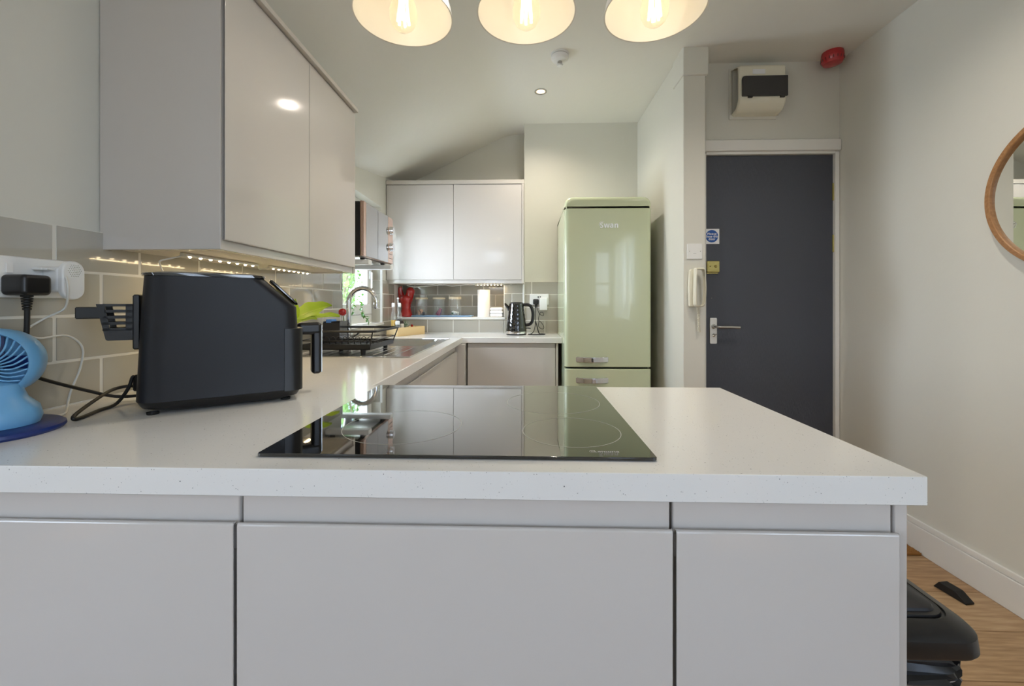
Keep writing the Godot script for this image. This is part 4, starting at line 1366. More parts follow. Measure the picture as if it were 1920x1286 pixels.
# ---------------------------------------------------------------- sink, tap, rack, plants
func build_sink_side() -> void:
	var t := thing("sink", "stainless steel sink with a ribbed drainer under the dish rack", "sink", P(-0.72, T, 2.2))
	var pl := MB.new()
	var y0 := T + 0.0002
	var y1 := T + 0.003
	pl.B(-0.955, -0.48, y0, y1, 1.74, 2.2, 0.001).B(-0.955, -0.9, y0, y1, 2.2, 2.62).B(-0.54, -0.48, y0, y1, 2.2, 2.62).B(-0.955, -0.48, y0, y1, 2.62, 2.67, 0.001)
	part(t, "drainer", pl, M.steel)
	part(t, "rim", MB.new().tube([P(-0.952, T + 0.003, 1.743), P(-0.483, T + 0.003, 1.743), P(-0.483, T + 0.003, 2.667), P(-0.952, T + 0.003, 2.667)], 0.0025, 6, true), M.chrome)
	for k in 8:
		part(t, "rib", MB.new().tube([P(-0.9 + 0.048 * k, T + 0.003, 1.8), P(-0.9 + 0.048 * k, T + 0.003, 2.14)], 0.0015, 6), M.steel)
	var bowl := []
	for e in [[0.003, 0.0, 0.03], [-0.006, 0.004, 0.035], [-0.14, 0.012, 0.05], [-0.165, 0.04, 0.06]]:
		bowl.append(ring_of(rrect(-0.9 + e[1], -2.62 + e[1], -0.54 - e[1], -2.2 - e[1], e[2], 6), Transform3D(), T + e[0]))
	var bm := loft(bowl, 50.0, false, true)
	for i in bm.n.size():
		bm.n[i] = -bm.n[i]
	# re-wind for the inner side
	for i in range(0, bm.v.size(), 3):
		var a := bm.v[i]; bm.v[i] = bm.v[i + 1]; bm.v[i + 1] = a
		var b := bm.n[i]; bm.n[i] = bm.n[i + 1]; bm.n[i + 1] = b
	part(t, "bowl", bm, M.steel)
	part(t, "waste", MB.new().lathe(P(-0.72, T - 0.164, 2.41), [Vector2(0.04, 0), Vector2(0.035, 0.002), Vector2(0, 0.001)], 24), M.chrome)

	var tap := thing("mixer_tap", "tall chrome swan-neck mixer tap at the sink", "tap", P(-0.92, T, 2.165))
	part(tap, "base", MB.new().lathe(P(-0.92, T + 0.0035, 2.165), [Vector2(0, 0), Vector2(0.027, 0), Vector2(0.026, 0.008), Vector2(0.021, 0.014), Vector2(0.021, 0.07), Vector2(0.015, 0.082), Vector2(0, 0.083)], 24), M.chrome)
	var pts := [P(-0.92, T + 0.07, 2.165), P(-0.92, 1.0, 2.165), P(-0.92, 1.06, 2.165)]
	for i in 15:
		var a := PI - PI * 1.06 * i / 14.0
		pts.append(P(-0.849 + 0.071 * cos(a), 1.135 + 0.078 * sin(a), 2.165 + 0.0008 * i))
	pts.append(P(-0.7765, 1.108, 2.178))
	part(tap, "spout", MB.new().tube(smooth(pts, 3), 0.0125, 16), M.chrome)
	part(tap, "lever", MB.new().tube([P(-0.92, T + 0.05, 2.165), P(-0.885, T + 0.058, 2.155), P(-0.85, T + 0.085, 2.15)], 0.006, 10), M.chrome)

	# dish rack
	var r := thing("dish_rack", "black wire dish rack with drip tray on the sink drainer", "dish rack", P(-0.81, T + 0.003, 1.94))
	var X0 := -0.985
	var X1 := -0.64
	var Z0 := 1.756
	var Z1 := 2.125
	part(r, "top_rim", MB.new().tube(rect_loop(X0, X1, Z0, Z1, 1.013, 0.03), 0.0055, 8, true), M.black_satin)
	part(r, "middle_rail", MB.new().tube(rect_loop(X0 + 0.014, X1 - 0.014, Z0 + 0.014, Z1 - 0.014, 0.972, 0.03), 0.0022, 6, true), M.black_satin)
	for q in [[X0, Z0, 1, 1], [X1, Z0, -1, 1], [X0, Z1, 1, -1], [X1, Z1, -1, -1]]:
		part(r, "upright", MB.new().tube([P(q[0] + q[2] * 0.006, 1.012, q[1] + q[3] * 0.006), P(q[0] + q[2] * 0.026, 0.945, q[1] + q[3] * 0.026)], 0.003, 6), M.black_satin)
		part(r, "foot", MB.new().lathe(P(q[0] + q[2] * 0.06, T + 0.0035, q[1] + q[3] * 0.04), [Vector2(0, 0.0015), Vector2(0.01, 0.0015), Vector2(0.012, 0.0285), Vector2(0, 0.0285)], 12), M.black_rubber)
	var a0 := X0 + 0.024
	var a1 := X1 - 0.024
	var b0 := Z0 + 0.024
	var b1 := Z1 - 0.024
	part(r, "drip_tray", MB.new().B(a0, a1, 0.932, 0.936, b0, b1).B(a0, a1, 0.932, 0.956, b0, b0 + 0.004, 0.001).B(a0, a1, 0.932, 0.956, b1 - 0.004, b1, 0.001).B(a0, a0 + 0.004, 0.932, 0.956, b0, b1, 0.001).B(a1 - 0.004, a1, 0.932, 0.956, b0, b1, 0.001), M.black_satin)
	for k in 11:
		var x := a0 + 0.02 + k * 0.0255
		part(r, "floor_wire", MB.new().tube([P(x, 0.949, b0 + 0.006), P(x, 0.949, b1 - 0.006)], 0.0018, 6), M.black_satin)
	for k in 9:
		var x := a0 + 0.022 + k * 0.0285
		var h := []
		for i in 9:
			var a := PI * i / 8.0
			h.append(P(x + 0.0135 * (1 - cos(a)), 0.965 + 0.018 * sin(a), 1.87))
		h.insert(0, P(x, 0.949, 1.87))
		h.append(P(x + 0.027, 0.949, 1.87))
		part(r, "plate_hoop", MB.new().tube(h, 0.0016, 5), M.black_satin)
	part(r, "hoop_rail", MB.new().tube([P(a0, 0.962, 1.868), P(a1, 0.962, 1.868)], 0.0016, 5), M.black_satin)
	var ho := MB.new()
	ho.B(-0.972, -0.89, 0.95, 1.04, 1.99, 1.993).B(-0.972, -0.89, 0.95, 1.046, 2.077, 2.08).B(-0.972, -0.969, 0.95, 1.046, 1.993, 2.077).B(-0.893, -0.89, 0.95, 1.046, 1.993, 2.077).B(-0.933, -0.93, 0.95, 1.046, 1.993, 2.077).B(-0.972, -0.89, 0.95, 0.953, 1.993, 2.077)
	part(r, "cutlery_holder", ho, M.smoked_plastic, "dark grey cutlery holder")
	solo("sponge", MB.new().rbox(P(-0.9665, 0.954, 2.005), P(-0.935, 1.056, 2.06), 0.006), M.sponge_blue, "blue washing-up sponge standing in the cutlery holder", "sponge")

	# broad-leaved plant behind the air fryer
	var pt := thing("potted_plant", "lime green broad-leaved plant behind the air fryer", "plant", P(-0.9, T, 1.44))
	part(pt, "pot", MB.new().lathe(P(-0.9, T, 1.44), [Vector2(0, 0), Vector2(0.04, 0), Vector2(0.052, 0.085), Vector2(0.055, 0.09), Vector2(0.05, 0.09), Vector2(0.046, 0.08), Vector2(0, 0.078)], 28), M.white_plastic)
	var root := P(-0.9, T + 0.08, 1.44)
	for e in [
		[P(-0.825, 1.075, 1.46), P(-0.70, 1.126, 1.5), 0.036, Vector3(-0.15, 0.55, 0.8)],
		[P(-0.82, 1.06, 1.45), P(-0.68, 1.088, 1.52), 0.03, Vector3(0.1, 0.98, 0.12)],
		[P(-0.835, 1.07, 1.44), P(-0.795, 1.148, 1.43), 0.03, Vector3(0.6, 0.25, 0.7)],
		[P(-0.83, 1.055, 1.44), P(-0.735, 1.08, 1.46), 0.022, Vector3(0.0, 0.97, 0.2)],
		[P(-0.93, 1.06, 1.46), P(-0.98, 1.13, 1.52), 0.035, Vector3(0.5, 0.6, 0.6)],
		[P(-0.92, 1.06, 1.42), P(-0.95, 1.12, 1.35), 0.033, Vector3(0.4, 0.7, 0.5)]]:
		part(pt, "stem", MB.new().tube(smooth([root, root.lerp(e[0], 0.5) + Vector3(0, 0.02, 0), e[0]]), 0.003, 6), M.stem_green)
		var bl := part(pt, "leaf", broad_leaf(e[0], e[1], e[2], e[3]), M.leaf_lime)
		part(bl, "midrib", MB.new().tube([e[0], (e[0] + e[1]) / 2 + e[3].normalized() * 0.0065, e[0].lerp(e[1], 0.95)], [0.0018, 0.0012, 0.0006], 5), M.leaf_vein)

	# red tulip in a small glass by the tap
	var v := thing("bud_vase", "small clear glass vase beside the tap", "vase", P(-0.981, T, 2.25))
	part(v, "glass", MB.new().lathe(P(-0.981, T, 2.25), [Vector2(0, 0.003), Vector2(0.02, 0.003), Vector2(0.022, 0.06), Vector2(0.015, 0.11), Vector2(0.017, 0.16)], 24), M.glass)
	var tu := thing("red_tulip", "red tulip bud leaning over the glass vase by the tap", "flower", P(-0.981, 1.0, 2.25))
	part(tu, "stem", MB.new().tube(smooth([P(-0.981, T + 0.008, 2.25), P(-0.983, 1.03, 2.25), P(-0.988, 1.085, 2.245), P(-0.99, 1.102, 2.236), P(-0.984, 1.098, 2.226)]), 0.0025, 6), M.stem_green)
	for k in 5:
		var an := TAU * k / 5
		part(tu, "petal", MB.new().ball(P(-0.974 + 0.006 * cos(an), 1.087 + 0.006 * sin(an), 2.214), Vector3(0.017, 0.0145, 0.017), 12), M.red_ceramic)

	# trailing ivy in the window
	var iv := thing("trailing_ivy", "trailing ivy strands hanging in the kitchen window", "plant", P(-1.04, 1.357, 2.46))
	part(iv, "pot", MB.new().lathe(P(-1.035, 1.357, 2.425), [Vector2(0, 0), Vector2(0.02, 0), Vector2(0.025, 0.045), Vector2(0, 0.045)], 16), M.white_plastic)
	for s in [
		[P(-1.035, 1.40, 2.425), P(-1.03, 1.36, 2.47), P(-1.03, 1.25, 2.49), P(-1.03, 1.13, 2.49), P(-1.03, 1.08, 2.48)],
		[P(-1.035, 1.40, 2.425), P(-1.02, 1.37, 2.5), P(-1.03, 1.26, 2.56), P(-1.02, 1.15, 2.56), P(-1.01, 1.09, 2.57), P(-0.995, 1.05, 2.59), P(-0.985, 1.02, 2.61)],
		[P(-1.035, 1.40, 2.425), P(-1.04, 1.37, 2.55), P(-1.045, 1.3, 2.64), P(-1.04, 1.2, 2.66), P(-1.03, 1.13, 2.62)]]:
		var sm := smooth(s, 6)
		part(iv, "strand", MB.new().tube(sm, 0.0014, 5), M.stem_green)
		for i in range(4, sm.size()):
			var lf := MB.new()
			leaf_into(lf, sm[i], Vector3(rng.randf_range(-0.2, 0.5), rng.randf_range(-0.9, 0.1), rng.randf_range(-0.8, 0.8)).normalized(), rng.randf_range(0.02, 0.034), 0.75)
			part(iv, "leaf", lf, M.leaf_ivy)

func rect_loop(x0: float, x1: float, z0: float, z1: float, y: float, r: float) -> Array:
	var out := []
	for q in rrect(x0, z0, x1, z1, r, 5):
		out.append(P(q.x, y, q.y))
	return out

# broad oval leaf from a to b, arched along its length and cupped across
func broad_leaf(a: Vector3, b: Vector3, half: float, face: Vector3) -> MB:
	var mb := MB.new()
	var d := b - a
	var side := d.cross(face).normalized()
	var up := side.cross(d).normalized()
	var grid := []
	for i in 13:
		var t := i / 12.0
		var w := half * pow(sin(PI * pow(t, 0.8)), 0.75) if i > 0 and i < 12 else 0.0004
		var row := []
		for j in 7:
			var s := -1.0 + j / 3.0
			row.append(a + d * t + up * (0.012 * sin(PI * t) - 0.006 * cos(s * 3.0) + 0.003 * s * s * sin(t * 17.0)) + side * w * s)
		grid.append(row)
	for i in 12:
		for j in 6:
			var o: Vector3 = (grid[i + 1][j] - grid[i][j]).cross(grid[i][j + 1] - grid[i][j]).normalized()
			if o.dot(up) < 0.0:
				o = -o
			mb.quad(grid[i][j], grid[i][j + 1], grid[i + 1][j + 1], grid[i + 1][j], o)
	return smooth_normals(mb, 70.0)

# ---------------------------------------------------------------- back worktop and ledge
func bottle(label: String, at: Vector3, fill: Material, level: float) -> void:
	var t := thing("glass_bottle", label, "bottle", at, "bottles in the wooden crate")
	part(t, "glass", MB.new().lathe(at, [Vector2(0, 0), Vector2(0.0175, 0.001), Vector2(0.018, 0.13), Vector2(0.015, 0.15), Vector2(0.009, 0.175), Vector2(0.009, 0.205)], 20), M.glass)
	part(t, "cap", MB.new().lathe(at, [Vector2(0.0, 0.198), Vector2(0.011, 0.198), Vector2(0.011, 0.223), Vector2(0.009, 0.226), Vector2(0, 0.226)], 16), M.white_plastic)
	part(t, "contents", MB.new().lathe(at, [Vector2(0, 0.003), Vector2(0.0155, 0.003), Vector2(0.016, level), Vector2(0, level)], 20), fill)

func build_back_shelf() -> void:
	# wooden crate, standing askew
	var k := P(-0.881, T, 2.874)
	var u := Vector3(0.42, 0, -0.907).normalized()
	var l := Vector3(-0.907, 0, -0.42).normalized()
	var at := func(a: float, b: float, y: float) -> Vector3: return k + u * a + l * b + Vector3(0, y, 0)
	var cr := thing("wooden_crate", "low pale wooden crate holding bottles in the back corner", "crate", at.call(0.15, 0.05, 0.0))
	for e in [["side", 0.0, 0.3, 0.0, 0.007, 0.0, 0.06], ["side", 0.0, 0.3, 0.093, 0.1, 0.0, 0.06], ["end", 0.0, 0.007, 0.007, 0.093, 0.0, 0.06], ["end", 0.293, 0.3, 0.007, 0.093, 0.0, 0.06], ["bottom", 0.007, 0.293, 0.007, 0.093, 0.0, 0.006]]:
		var mb := MB.new()
		mb.xf = Transform3D(Basis(u, Vector3.UP, l), k)
		mb.box(Vector3(e[1], e[5], e[3]), Vector3(e[2], e[6], e[4]), 0.001)
		part(cr, e[0], mb, M.pine)
	bottle("clear bottle of yellow oil with a white cap in the crate", at.call(0.033, 0.066, 0.0065), M.oil_yellow, 0.105)
	bottle("clear bottle of dark vinegar with a white cap in the crate", at.call(0.078, 0.05, 0.0065), M.vinegar_dark, 0.115)
	var rod := thing("ball_topped_rod", "thin white rod with a round knob standing in the crate", "rod", at.call(0.098, 0.082, 0.006))
	part(rod, "shaft", MB.new().tube([at.call(0.098, 0.082, 0.0065), at.call(0.098, 0.082, 0.26)], 0.003, 8), M.white_plastic)
	part(rod, "knob", MB.new().ball(at.call(0.098, 0.082, 0.265), Vector3.ONE * 0.008, 14), M.white_plastic)
	var sa := thing("salt_shaker", "small white-capped clear shaker in front of the bottles", "shaker", at.call(0.03, 0.026, 0.006))
	part(sa, "glass", MB.new().lathe(at.call(0.03, 0.026, 0.0065), [Vector2(0, 0), Vector2(0.015, 0), Vector2(0.014, 0.075)], 18), M.glass)
	part(sa, "salt", MB.new().lathe(at.call(0.03, 0.026, 0.0075), [Vector2(0, 0), Vector2(0.0135, 0), Vector2(0.0125, 0.06), Vector2(0, 0.06)], 16), M.pods_white)
	part(sa, "cap", MB.new().lathe(at.call(0.03, 0.026, 0.0065), [Vector2(0.0155, 0.075), Vector2(0.0155, 0.096), Vector2(0.012, 0.1), Vector2(0, 0.101)], 18), M.white_plastic)
	var jp := thing("spice_jar", "small dark spice jar beside the vinegar bottle", "jar", at.call(0.075, 0.0225, 0.006))
	part(jp, "glass", MB.new().lathe(at.call(0.072, 0.022, 0.0065), [Vector2(0, 0), Vector2(0.013, 0), Vector2(0.013, 0.085), Vector2(0.009, 0.1), Vector2(0, 0.102)], 16), M.vinegar_dark)
	part(jp, "paper_label", MB.new().lathe(at.call(0.072, 0.022, 0.0065), [Vector2(0.0133, 0.045), Vector2(0.0133, 0.08)], 16), M.bottle_label)
	var hj := thing("herb_jar", "clear jar stuffed with green herbs at the middle of the crate", "jar", at.call(0.14, 0.05, 0.006))
	part(hj, "glass", MB.new().lathe(at.call(0.14, 0.05, 0.0065), [Vector2(0, 0), Vector2(0.026, 0), Vector2(0.027, 0.085), Vector2(0.024, 0.09)], 22), M.glass)
	var hb := MB.new()
	for i in 60:
		leaf_into(hb, at.call(0.14 + rng.randf_range(-0.014, 0.014), 0.05 + rng.randf_range(-0.014, 0.014), rng.randf_range(0.02, 0.095)), Vector3(rng.randfn(), absf(rng.randfn()), rng.randfn()).normalized(), 0.018, 0.6)
	part(hj, "herbs", hb, M.herb_green).set_meta("kind", "stuff")
	solo("chilli_pepper", MB.new().tube(smooth([at.call(0.215, 0.045, 0.011), at.call(0.205, 0.04, 0.045), at.call(0.185, 0.03, 0.075)]), [0.003, 0.004, 0.005, 0.006, 0.006, 0.007, 0.008, 0.009, 0.009, 0.009, 0.009, 0.007, 0.003], 8), M.red_ceramic, "small red pepper at the crate's right end", "pepper")

	# red ceramic cockerel on the ledge
	var y := 1.0305
	var c := P(-0.945, y, 3.315)
	var ro := MB.new()
	ro.lathe(c, [Vector2(0, 0), Vector2(0.05, 0), Vector2(0.052, 0.01), Vector2(0.045, 0.026), Vector2(0.041, 0.045), Vector2(0.037, 0.06), Vector2(0.034, 0.074), Vector2(0.039, 0.082), Vector2(0.036, 0.092), Vector2(0.043, 0.108), Vector2(0.05, 0.125), Vector2(0.052, 0.145), Vector2(0.046, 0.162), Vector2(0.03, 0.172), Vector2(0, 0.174)], 32, 60.0)
	ro.tube(smooth([c + Vector3(-0.022, 0.12, 0), c + Vector3(-0.034, 0.15, 0), c + Vector3(-0.043, 0.185, 0), c + Vector3(-0.047, 0.215, 0), c + Vector3(-0.046, 0.236, 0)], 3), [0.03, 0.029, 0.027, 0.026, 0.025, 0.023, 0.021, 0.019, 0.0175, 0.0165, 0.0155, 0.013, 0.007], 16)
	ro.ball(c + Vector3(0.034, 0.198, 0), Vector3(0.034, 0.038, 0.03), 24)
	ro.tube([c + Vector3(0.01, 0.13, 0), c + Vector3(0.026, 0.165, 0), c + Vector3(0.034, 0.195, 0)], [0.036, 0.033, 0.032], 16)
	var ck := thing("ceramic_cockerel", "glossy red ceramic cockerel on the tiled ledge", "ornament", c)
	part(ck, "body", ro, M.red_ceramic)
	for q in [[-0.055, 0.215], [-0.052, 0.235], [-0.04, 0.24]]:
		part(ck, "comb", MB.new().ball(c + Vector3(q[0], q[1] - 0.006, 0.0), Vector3(0.007, 0.008, 0.004), 10), M.red_ceramic)

	# tray with three storage jars
	var tr := MB.new()
	tr.xf = frame(P(0, y, 0), Vector3(1, 0, 0), Vector3(0, 0, -1))
	tr.pull(rrect(-0.885, 3.242, -0.415, 3.385, 0.015), 0.0, 0.004, 0.001)
	var ty := thing("serving_tray", "long pale blue tray under the three storage jars", "tray", P(-0.65, y, 3.31))
	part(ty, "base", tr, M.blue_tray)
	part(ty, "rim", MB.new().tube(rect_loop(-0.885, -0.415, 3.242, 3.385, y + 0.0065, 0.015), 0.0045, 8, true), M.blue_tray)
	var jy := y + 0.0045
	for e in [[-0.822, "glass jar of dark and peach pods with wooden lid, next to the cockerel", 0], [-0.682, "middle glass jar on the tray, red sachets inside", 1], [-0.554, "glass jar of white pods with the thickest wooden lid, nearest the kitchen roll", 2]]:
		var j := P(e[0], jy, 3.315)
		var jr := thing("storage_jar", e[1], "jar", j, "storage jars on the blue tray")
		part(jr, "glass", MB.new().lathe(j, [Vector2(0, 0.002), Vector2(0.042, 0.002), Vector2(0.0445, 0.006), Vector2(0.0445, 0.132)], 32), M.glass)
		var th := 0.014 if e[2] < 2 else 0.02
		part(jr, "lid", MB.new().lathe(j, [Vector2(0, 0.1325), Vector2(0.049, 0.1325), Vector2(0.0495, 0.1325 + th - 0.003), Vector2(0.047, 0.1325 + th), Vector2(0, 0.1325 + th)], 32), M.jar_lid_wood)
		for i in 14:
			var an := rng.randf() * TAU
			var rr := 0.026 * sqrt(rng.randf())
			var p := j + Vector3(rr * cos(an), 0.014 + 0.022 * (i / 14.0) * (1.6 if e[2] == 0 else 1.0), rr * sin(an))
			if e[2] == 0:
				part(jr, "pod", MB.new().lathe(p - Vector3(0, 0.008, 0), [Vector2(0, 0), Vector2(0.008, 0), Vector2(0.011, 0.014), Vector2(0.013, 0.015), Vector2(0, 0.016)], 12), [M.pods_dark, M.pods_peach][i % 2])
			elif e[2] == 1:
				if i < 7:
					var sb := MB.new()
					sb.xf = Transform3D(Basis(Vector3(0, 0, 1), -0.6 + 0.05 * i), j + Vector3(-0.012 + 0.005 * i, 0.038 - 0.002 * i, -0.018 + 0.006 * i))
					sb.box(Vector3(-0.003, -0.03, -0.012), Vector3(0.003, 0.03, 0.012), 0.002)
					part(jr, "sachet", sb, [M.sachet_purple, M.sachet_red, M.sachet_red][i % 3])
			else:
				part(jr, "pod", MB.new().ball(p, Vector3(0.012, 0.009, 0.012), 10), M.herb_green if i % 6 == 5 else M.pods_white)
	# kitchen roll and folded towels
	var kr := thing("kitchen_roll", "upright white roll of kitchen paper on the ledge", "kitchen roll", P(-0.324, y, 3.31))
	part(kr, "paper", MB.new().lathe(P(-0.324, y, 3.31), [Vector2(0.019, 0), Vector2(0.049, 0), Vector2(0.0495, 0.002), Vector2(0.0495, 0.21), Vector2(0.048, 0.212), Vector2(0.019, 0.212), Vector2(0.019, 0)], 40), M.paper_white)
	for i in 3:
		var h := 0.024
		var tw := MB.new()
		var y0 := y + i * (h + 0.0006)
		tw.rbox(P(-0.272, y0, 3.39), P(-0.172, y0 + h, 3.25), 0.011)
		solo("folded_towel", tw, M.towel_white, ["bottom white folded towel in the small stack beside the kitchen roll", "middle white folded towel in the small stack beside the kitchen roll", "top white folded towel in the small stack beside the kitchen roll"][i], "towel", "folded towels beside the kitchen roll")

	# kettle
	var kc := P(-0.062, T, 3.08)
	var ke := thing("kettle", "black glossy hammered kettle with a steel band on the back worktop", "kettle", kc)
	part(ke, "power_base", MB.new().lathe(kc, [Vector2(0, 0), Vector2(0.072, 0), Vector2(0.074, 0.004), Vector2(0.07, 0.008), Vector2(0, 0.008)], 32), M.black_satin)
	part(ke, "steel_band", MB.new().lathe(kc, [Vector2(0.074, 0.0085), Vector2(0.0775, 0.0095), Vector2(0.0775, 0.026), Vector2(0.0755, 0.0275)], 40), M.chrome)
	# hammered wall: facets swell and dip round the body
	var wall := MB.new()
	var rings := []
	for i in 23:
		var v := i / 22.0
		var ring := []
		for j in 40:
			var a := TAU * j / 40
			var rad := lerpf(0.0765, 0.052, pow(v, 1.25)) + 0.0011 * sin(j * TAU / 5.0 + (i % 2) * PI) * sin(i * 1.3)
			ring.append(kc + Vector3(rad * cos(a), 0.028 + 0.2 * v, rad * sin(a)))
		rings.append(ring)
	wall = loft(rings, 60.0)
	part(ke, "body", wall, M.black_gloss)
	part(ke, "lid", MB.new().lathe(kc, [Vector2(0.051, 0.2285), Vector2(0.048, 0.236), Vector2(0.03, 0.24), Vector2(0.0, 0.241)], 32), M.black_satin)
	part(ke, "spout", loft([ring_tri(kc + Vector3(-0.045, 0.165, 0), 0.012), ring_tri(kc + Vector3(-0.066, 0.205, 0), 0.016), ring_tri(kc + Vector3(-0.083, 0.23, 0), 0.009)], 60.0), M.black_gloss)
	part(ke, "handle", MB.new().tube(smooth([kc + Vector3(0.046, 0.218, 0), kc + Vector3(0.08, 0.222, 0), kc + Vector3(0.108, 0.205, 0), kc + Vector3(0.122, 0.16, 0), kc + Vector3(0.118, 0.105, 0), kc + Vector3(0.1, 0.078, 0), kc + Vector3(0.068, 0.07, 0)], 5), 0.0115, 12), M.black_satin)
	part(ke, "switch", MB.new().tube([kc + Vector3(0.072, 0.05, 0), kc + Vector3(0.105, 0.046, 0)], 0.004, 8), M.black_satin)
	# twin socket with plugs on the chimney breast
	var so := thing("wall_socket", "white twin socket on the tiles beside the fridge", "socket", P(0.11, 1.12, 3.224))
	part(so, "plate", MB.new().B(0.038, 0.184, 1.124, 1.208, 3.214, 3.2235, 0.003), M.white_plastic)
	part(so, "rocker", MB.new().B(0.098, 0.106, 1.178, 1.19, 3.21, 3.2145, 0.001), M.gap_dark)
	part(so, "rocker", MB.new().B(0.115, 0.123, 1.18, 1.19, 3.21, 3.2145, 0.001), M.gap_dark)
	solo("plug_adapter", MB.new().rbox(P(0.112, 1.083, 3.2135), P(0.17, 1.178, 3.17), 0.005), M.white_plastic, "white boxy adapter plugged in beside the fridge", "adapter")
	var kp := thing("mains_plug", "black plug in the socket above the kettle lead", "plug", P(0.083, 1.13, 3.2))
	part(kp, "body", MB.new().rbox(P(0.062, 1.128, 3.2135), P(0.106, 1.168, 3.175), 0.009), M.black_satin)
	part(kp, "strain_relief", MB.new().lathe(P(0.084, 1.1, 3.19), [Vector2(0.005, 0), Vector2(0.01, 0.029)], 12), M.black_rubber)
	solo("kettle_lead", MB.new().tube(smooth([P(0.084, 1.102, 3.19), P(0.08, 1.02, 3.18), P(0.078, 0.97, 3.16), P(0.068, 0.93, 3.14), P(0.05, 0.911, 3.11), P(0.026, 0.909, 3.085)], 6), 0.003, 6).tube(smooth([P(0.026, 0.909, 3.085), P(0.05, 0.909, 3.06), P(0.1, 0.909, 3.05), P(0.145, 0.909, 3.07), P(0.13, 0.91, 3.1), P(0.105, 0.915, 3.1), P(0.09, 0.97, 3.14), P(0.08, 1.0, 3.16)], 6), 0.004, 6), M.black_rubber, "black kettle lead looped on the worktop beside the kettle", "cable")
	solo("adapter_lead", MB.new().tube(smooth([P(0.098, 1.128, 3.185), P(0.098, 1.09, 3.19), P(0.112, 1.055, 3.2), P(0.14, 1.04, 3.2), P(0.138, 1.065, 3.2), P(0.115, 1.06, 3.2), P(0.104, 1.01, 3.2), P(0.125, 0.99, 3.2), P(0.146, 0.955, 3.2), P(0.132, 0.94, 3.2), P(0.105, 0.96, 3.2), P(0.108, 1.0, 3.2)], 6), 0.002, 6), M.black_rubber, "thin black lead hanging in loops under the twin socket", "cable")

func ring_tri(c: Vector3, w: float) -> Array:
	var r := []
	for i in 12:
		var a := TAU * i / 12
		r.append(c + Vector3(w * 0.8 * cos(a), 0.3 * w * cos(a), w * sin(a)))
	return r

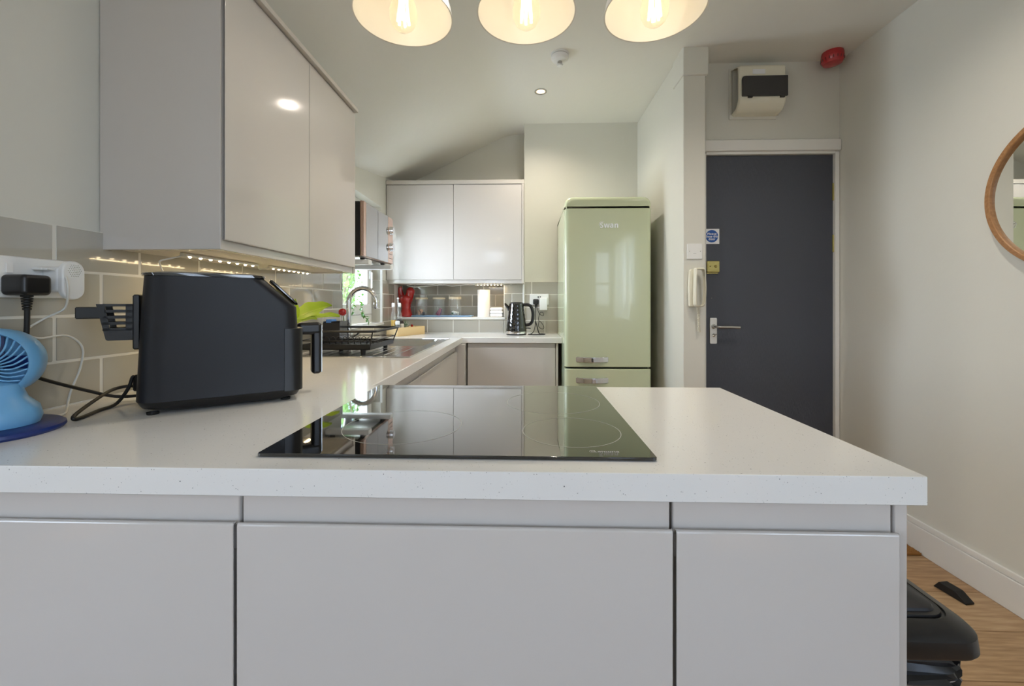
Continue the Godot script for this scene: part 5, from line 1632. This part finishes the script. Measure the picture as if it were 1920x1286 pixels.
# ---------------------------------------------------------------- right: bin, mat, mirror
func build_right_things() -> void:
	var b := thing("kitchen_bin", "rectangular bin with a black lid beside the end of the peninsula", "bin", P(0.625, 0, 0.78))
	var plan := func(ins: float, rad: float) -> PackedVector2Array: return rrect(0.528 + ins, -0.935 + ins, 0.703 - ins, -0.643 - ins, rad, 7)
	var id := Transform3D()
	part(b, "body", loft([ring_of(plan.call(0.035, 0.03), id, 0.0), ring_of(plan.call(0.02, 0.035), id, 0.55)], 40.0), M.bin_body)
	var rings := []
	for i in 9:
		var r := []
		var base := ring_of(plan.call(0.015 + (0.004 if i % 2 == 0 else 0.0), 0.04), id, 0.54 + 0.006 * i)
		for k in base.size():
			r.append(base[k] + Vector3(0, 0.004 * sin(k * 1.7 + i), 0.0) + Vector3(sin(k * 2.1 + i * 2.0), 0, cos(k * 1.3 + i)) * 0.0015)
		rings.append(r)
	part(b, "liner_bag", loft(rings, 30.0, false, false), M.bag_black, "black bin liner folded over the edge")
	var lid := part(b, "lid", loft([ring_of(plan.call(0.002, 0.045), id, 0.5980), ring_of(plan.call(0.0, 0.045), id, 0.6020), ring_of(plan.call(0.002, 0.045), id, 0.6240), ring_of(plan.call(0.01, 0.04), id, 0.6320), ring_of(plan.call(0.03, 0.03), id, 0.6400), ring_of(plan.call(0.031, 0.03), id, 0.6370), ring_of(plan.call(0.034, 0.028), id, 0.6370), ring_of(plan.call(0.035, 0.028), id, 0.6420)], 35.0), M.black_satin)
	part(lid, "flap", loft([ring_of(plan.call(0.042, 0.022), id, 0.6425), ring_of(plan.call(0.044, 0.022), id, 0.6460), ring_of(plan.call(0.06, 0.015), id, 0.6510)], 35.0), M.black_side)
	# door wedge on the floor
	var w := MB.new()
	w.xf = Transform3D(Basis(Vector3(0.15, 0, 0.99).normalized(), Vector3.UP, Vector3(0.15, 0, 0.99).normalized().cross(Vector3.UP)), P(1.655, 0.0005, 1.735))
	w.pull(rpoly([[0, 0, 0.0], [0.11, 0, 0.0], [0.112, 0.006, 0.002], [0.075, 0.03, 0.004], [0.02, 0.03, 0.004]]), -0.02, 0.02, 0.003)
	solo("door_wedge", w, M.black_rubber, "black rubber door wedge lying on the wooden floor", "door stop")
	var m := thing("doormat", "brown coir doormat on the floor in front of the door", "mat", P(1.4, 0, 2.15))
	part(m, "backing", MB.new().B(1.055, 1.775, 0.0005, 0.004, 1.945, 2.395), M.black_rubber)
	var pile := MB.new()
	pile.B(1.05, 1.78, 0.0012, 0.012, 1.935, 2.4, 0.002)
	for i in 3500:
		var p := P(rng.randf_range(1.4, 1.779), 0.011, rng.randf_range(1.937, 2.1))
		var q := p + Vector3(rng.randf_range(-0.004, 0.004), rng.randf_range(0.003, 0.006), rng.randf_range(-0.004, 0.004))
		var o := Vector3(rng.randfn(), 0, rng.randfn()).normalized()
		pile.tri(p - o * 0.0015, p + o * 0.0015, q, Vector3(0, 0.7, 0.7), Vector3(0, 0.7, 0.7), Vector3(0, 0.7, 0.7))
	part(m, "pile", pile, M.coir).set_meta("kind", "stuff")
	# round mirror on the right wall
	var mi := thing("wall_mirror", "round mirror in a slim wooden frame on the right wall", "mirror", P(1.8, 1.52, 1.388))
	var mx := Transform3D(Basis(Vector3(0, 1, 0), Vector3(-1, 0, 0), Vector3(0, 0, 1)), P(1.7995, 1.52, 1.388))
	var fr := MB.new()
	fr.xf = mx
	fr.lathe(Vector3.ZERO, [Vector2(0.2836, 0.0), Vector2(0.2836, 0.028), Vector2(0.282, 0.03), Vector2(0.268, 0.03), Vector2(0.266, 0.028), Vector2(0.266, 0.008)], 96)
	part(mi, "frame", fr, M.frame_wood)
	var gl := MB.new()
	gl.xf = mx * Transform3D(Basis(Vector3.RIGHT, 0.029), Vector3.ZERO)
	gl.lathe(Vector3.ZERO, [Vector2(0.2665, 0.01), Vector2(0, 0.01)], 96)
	part(mi, "glass", gl, M.mirror_silver)
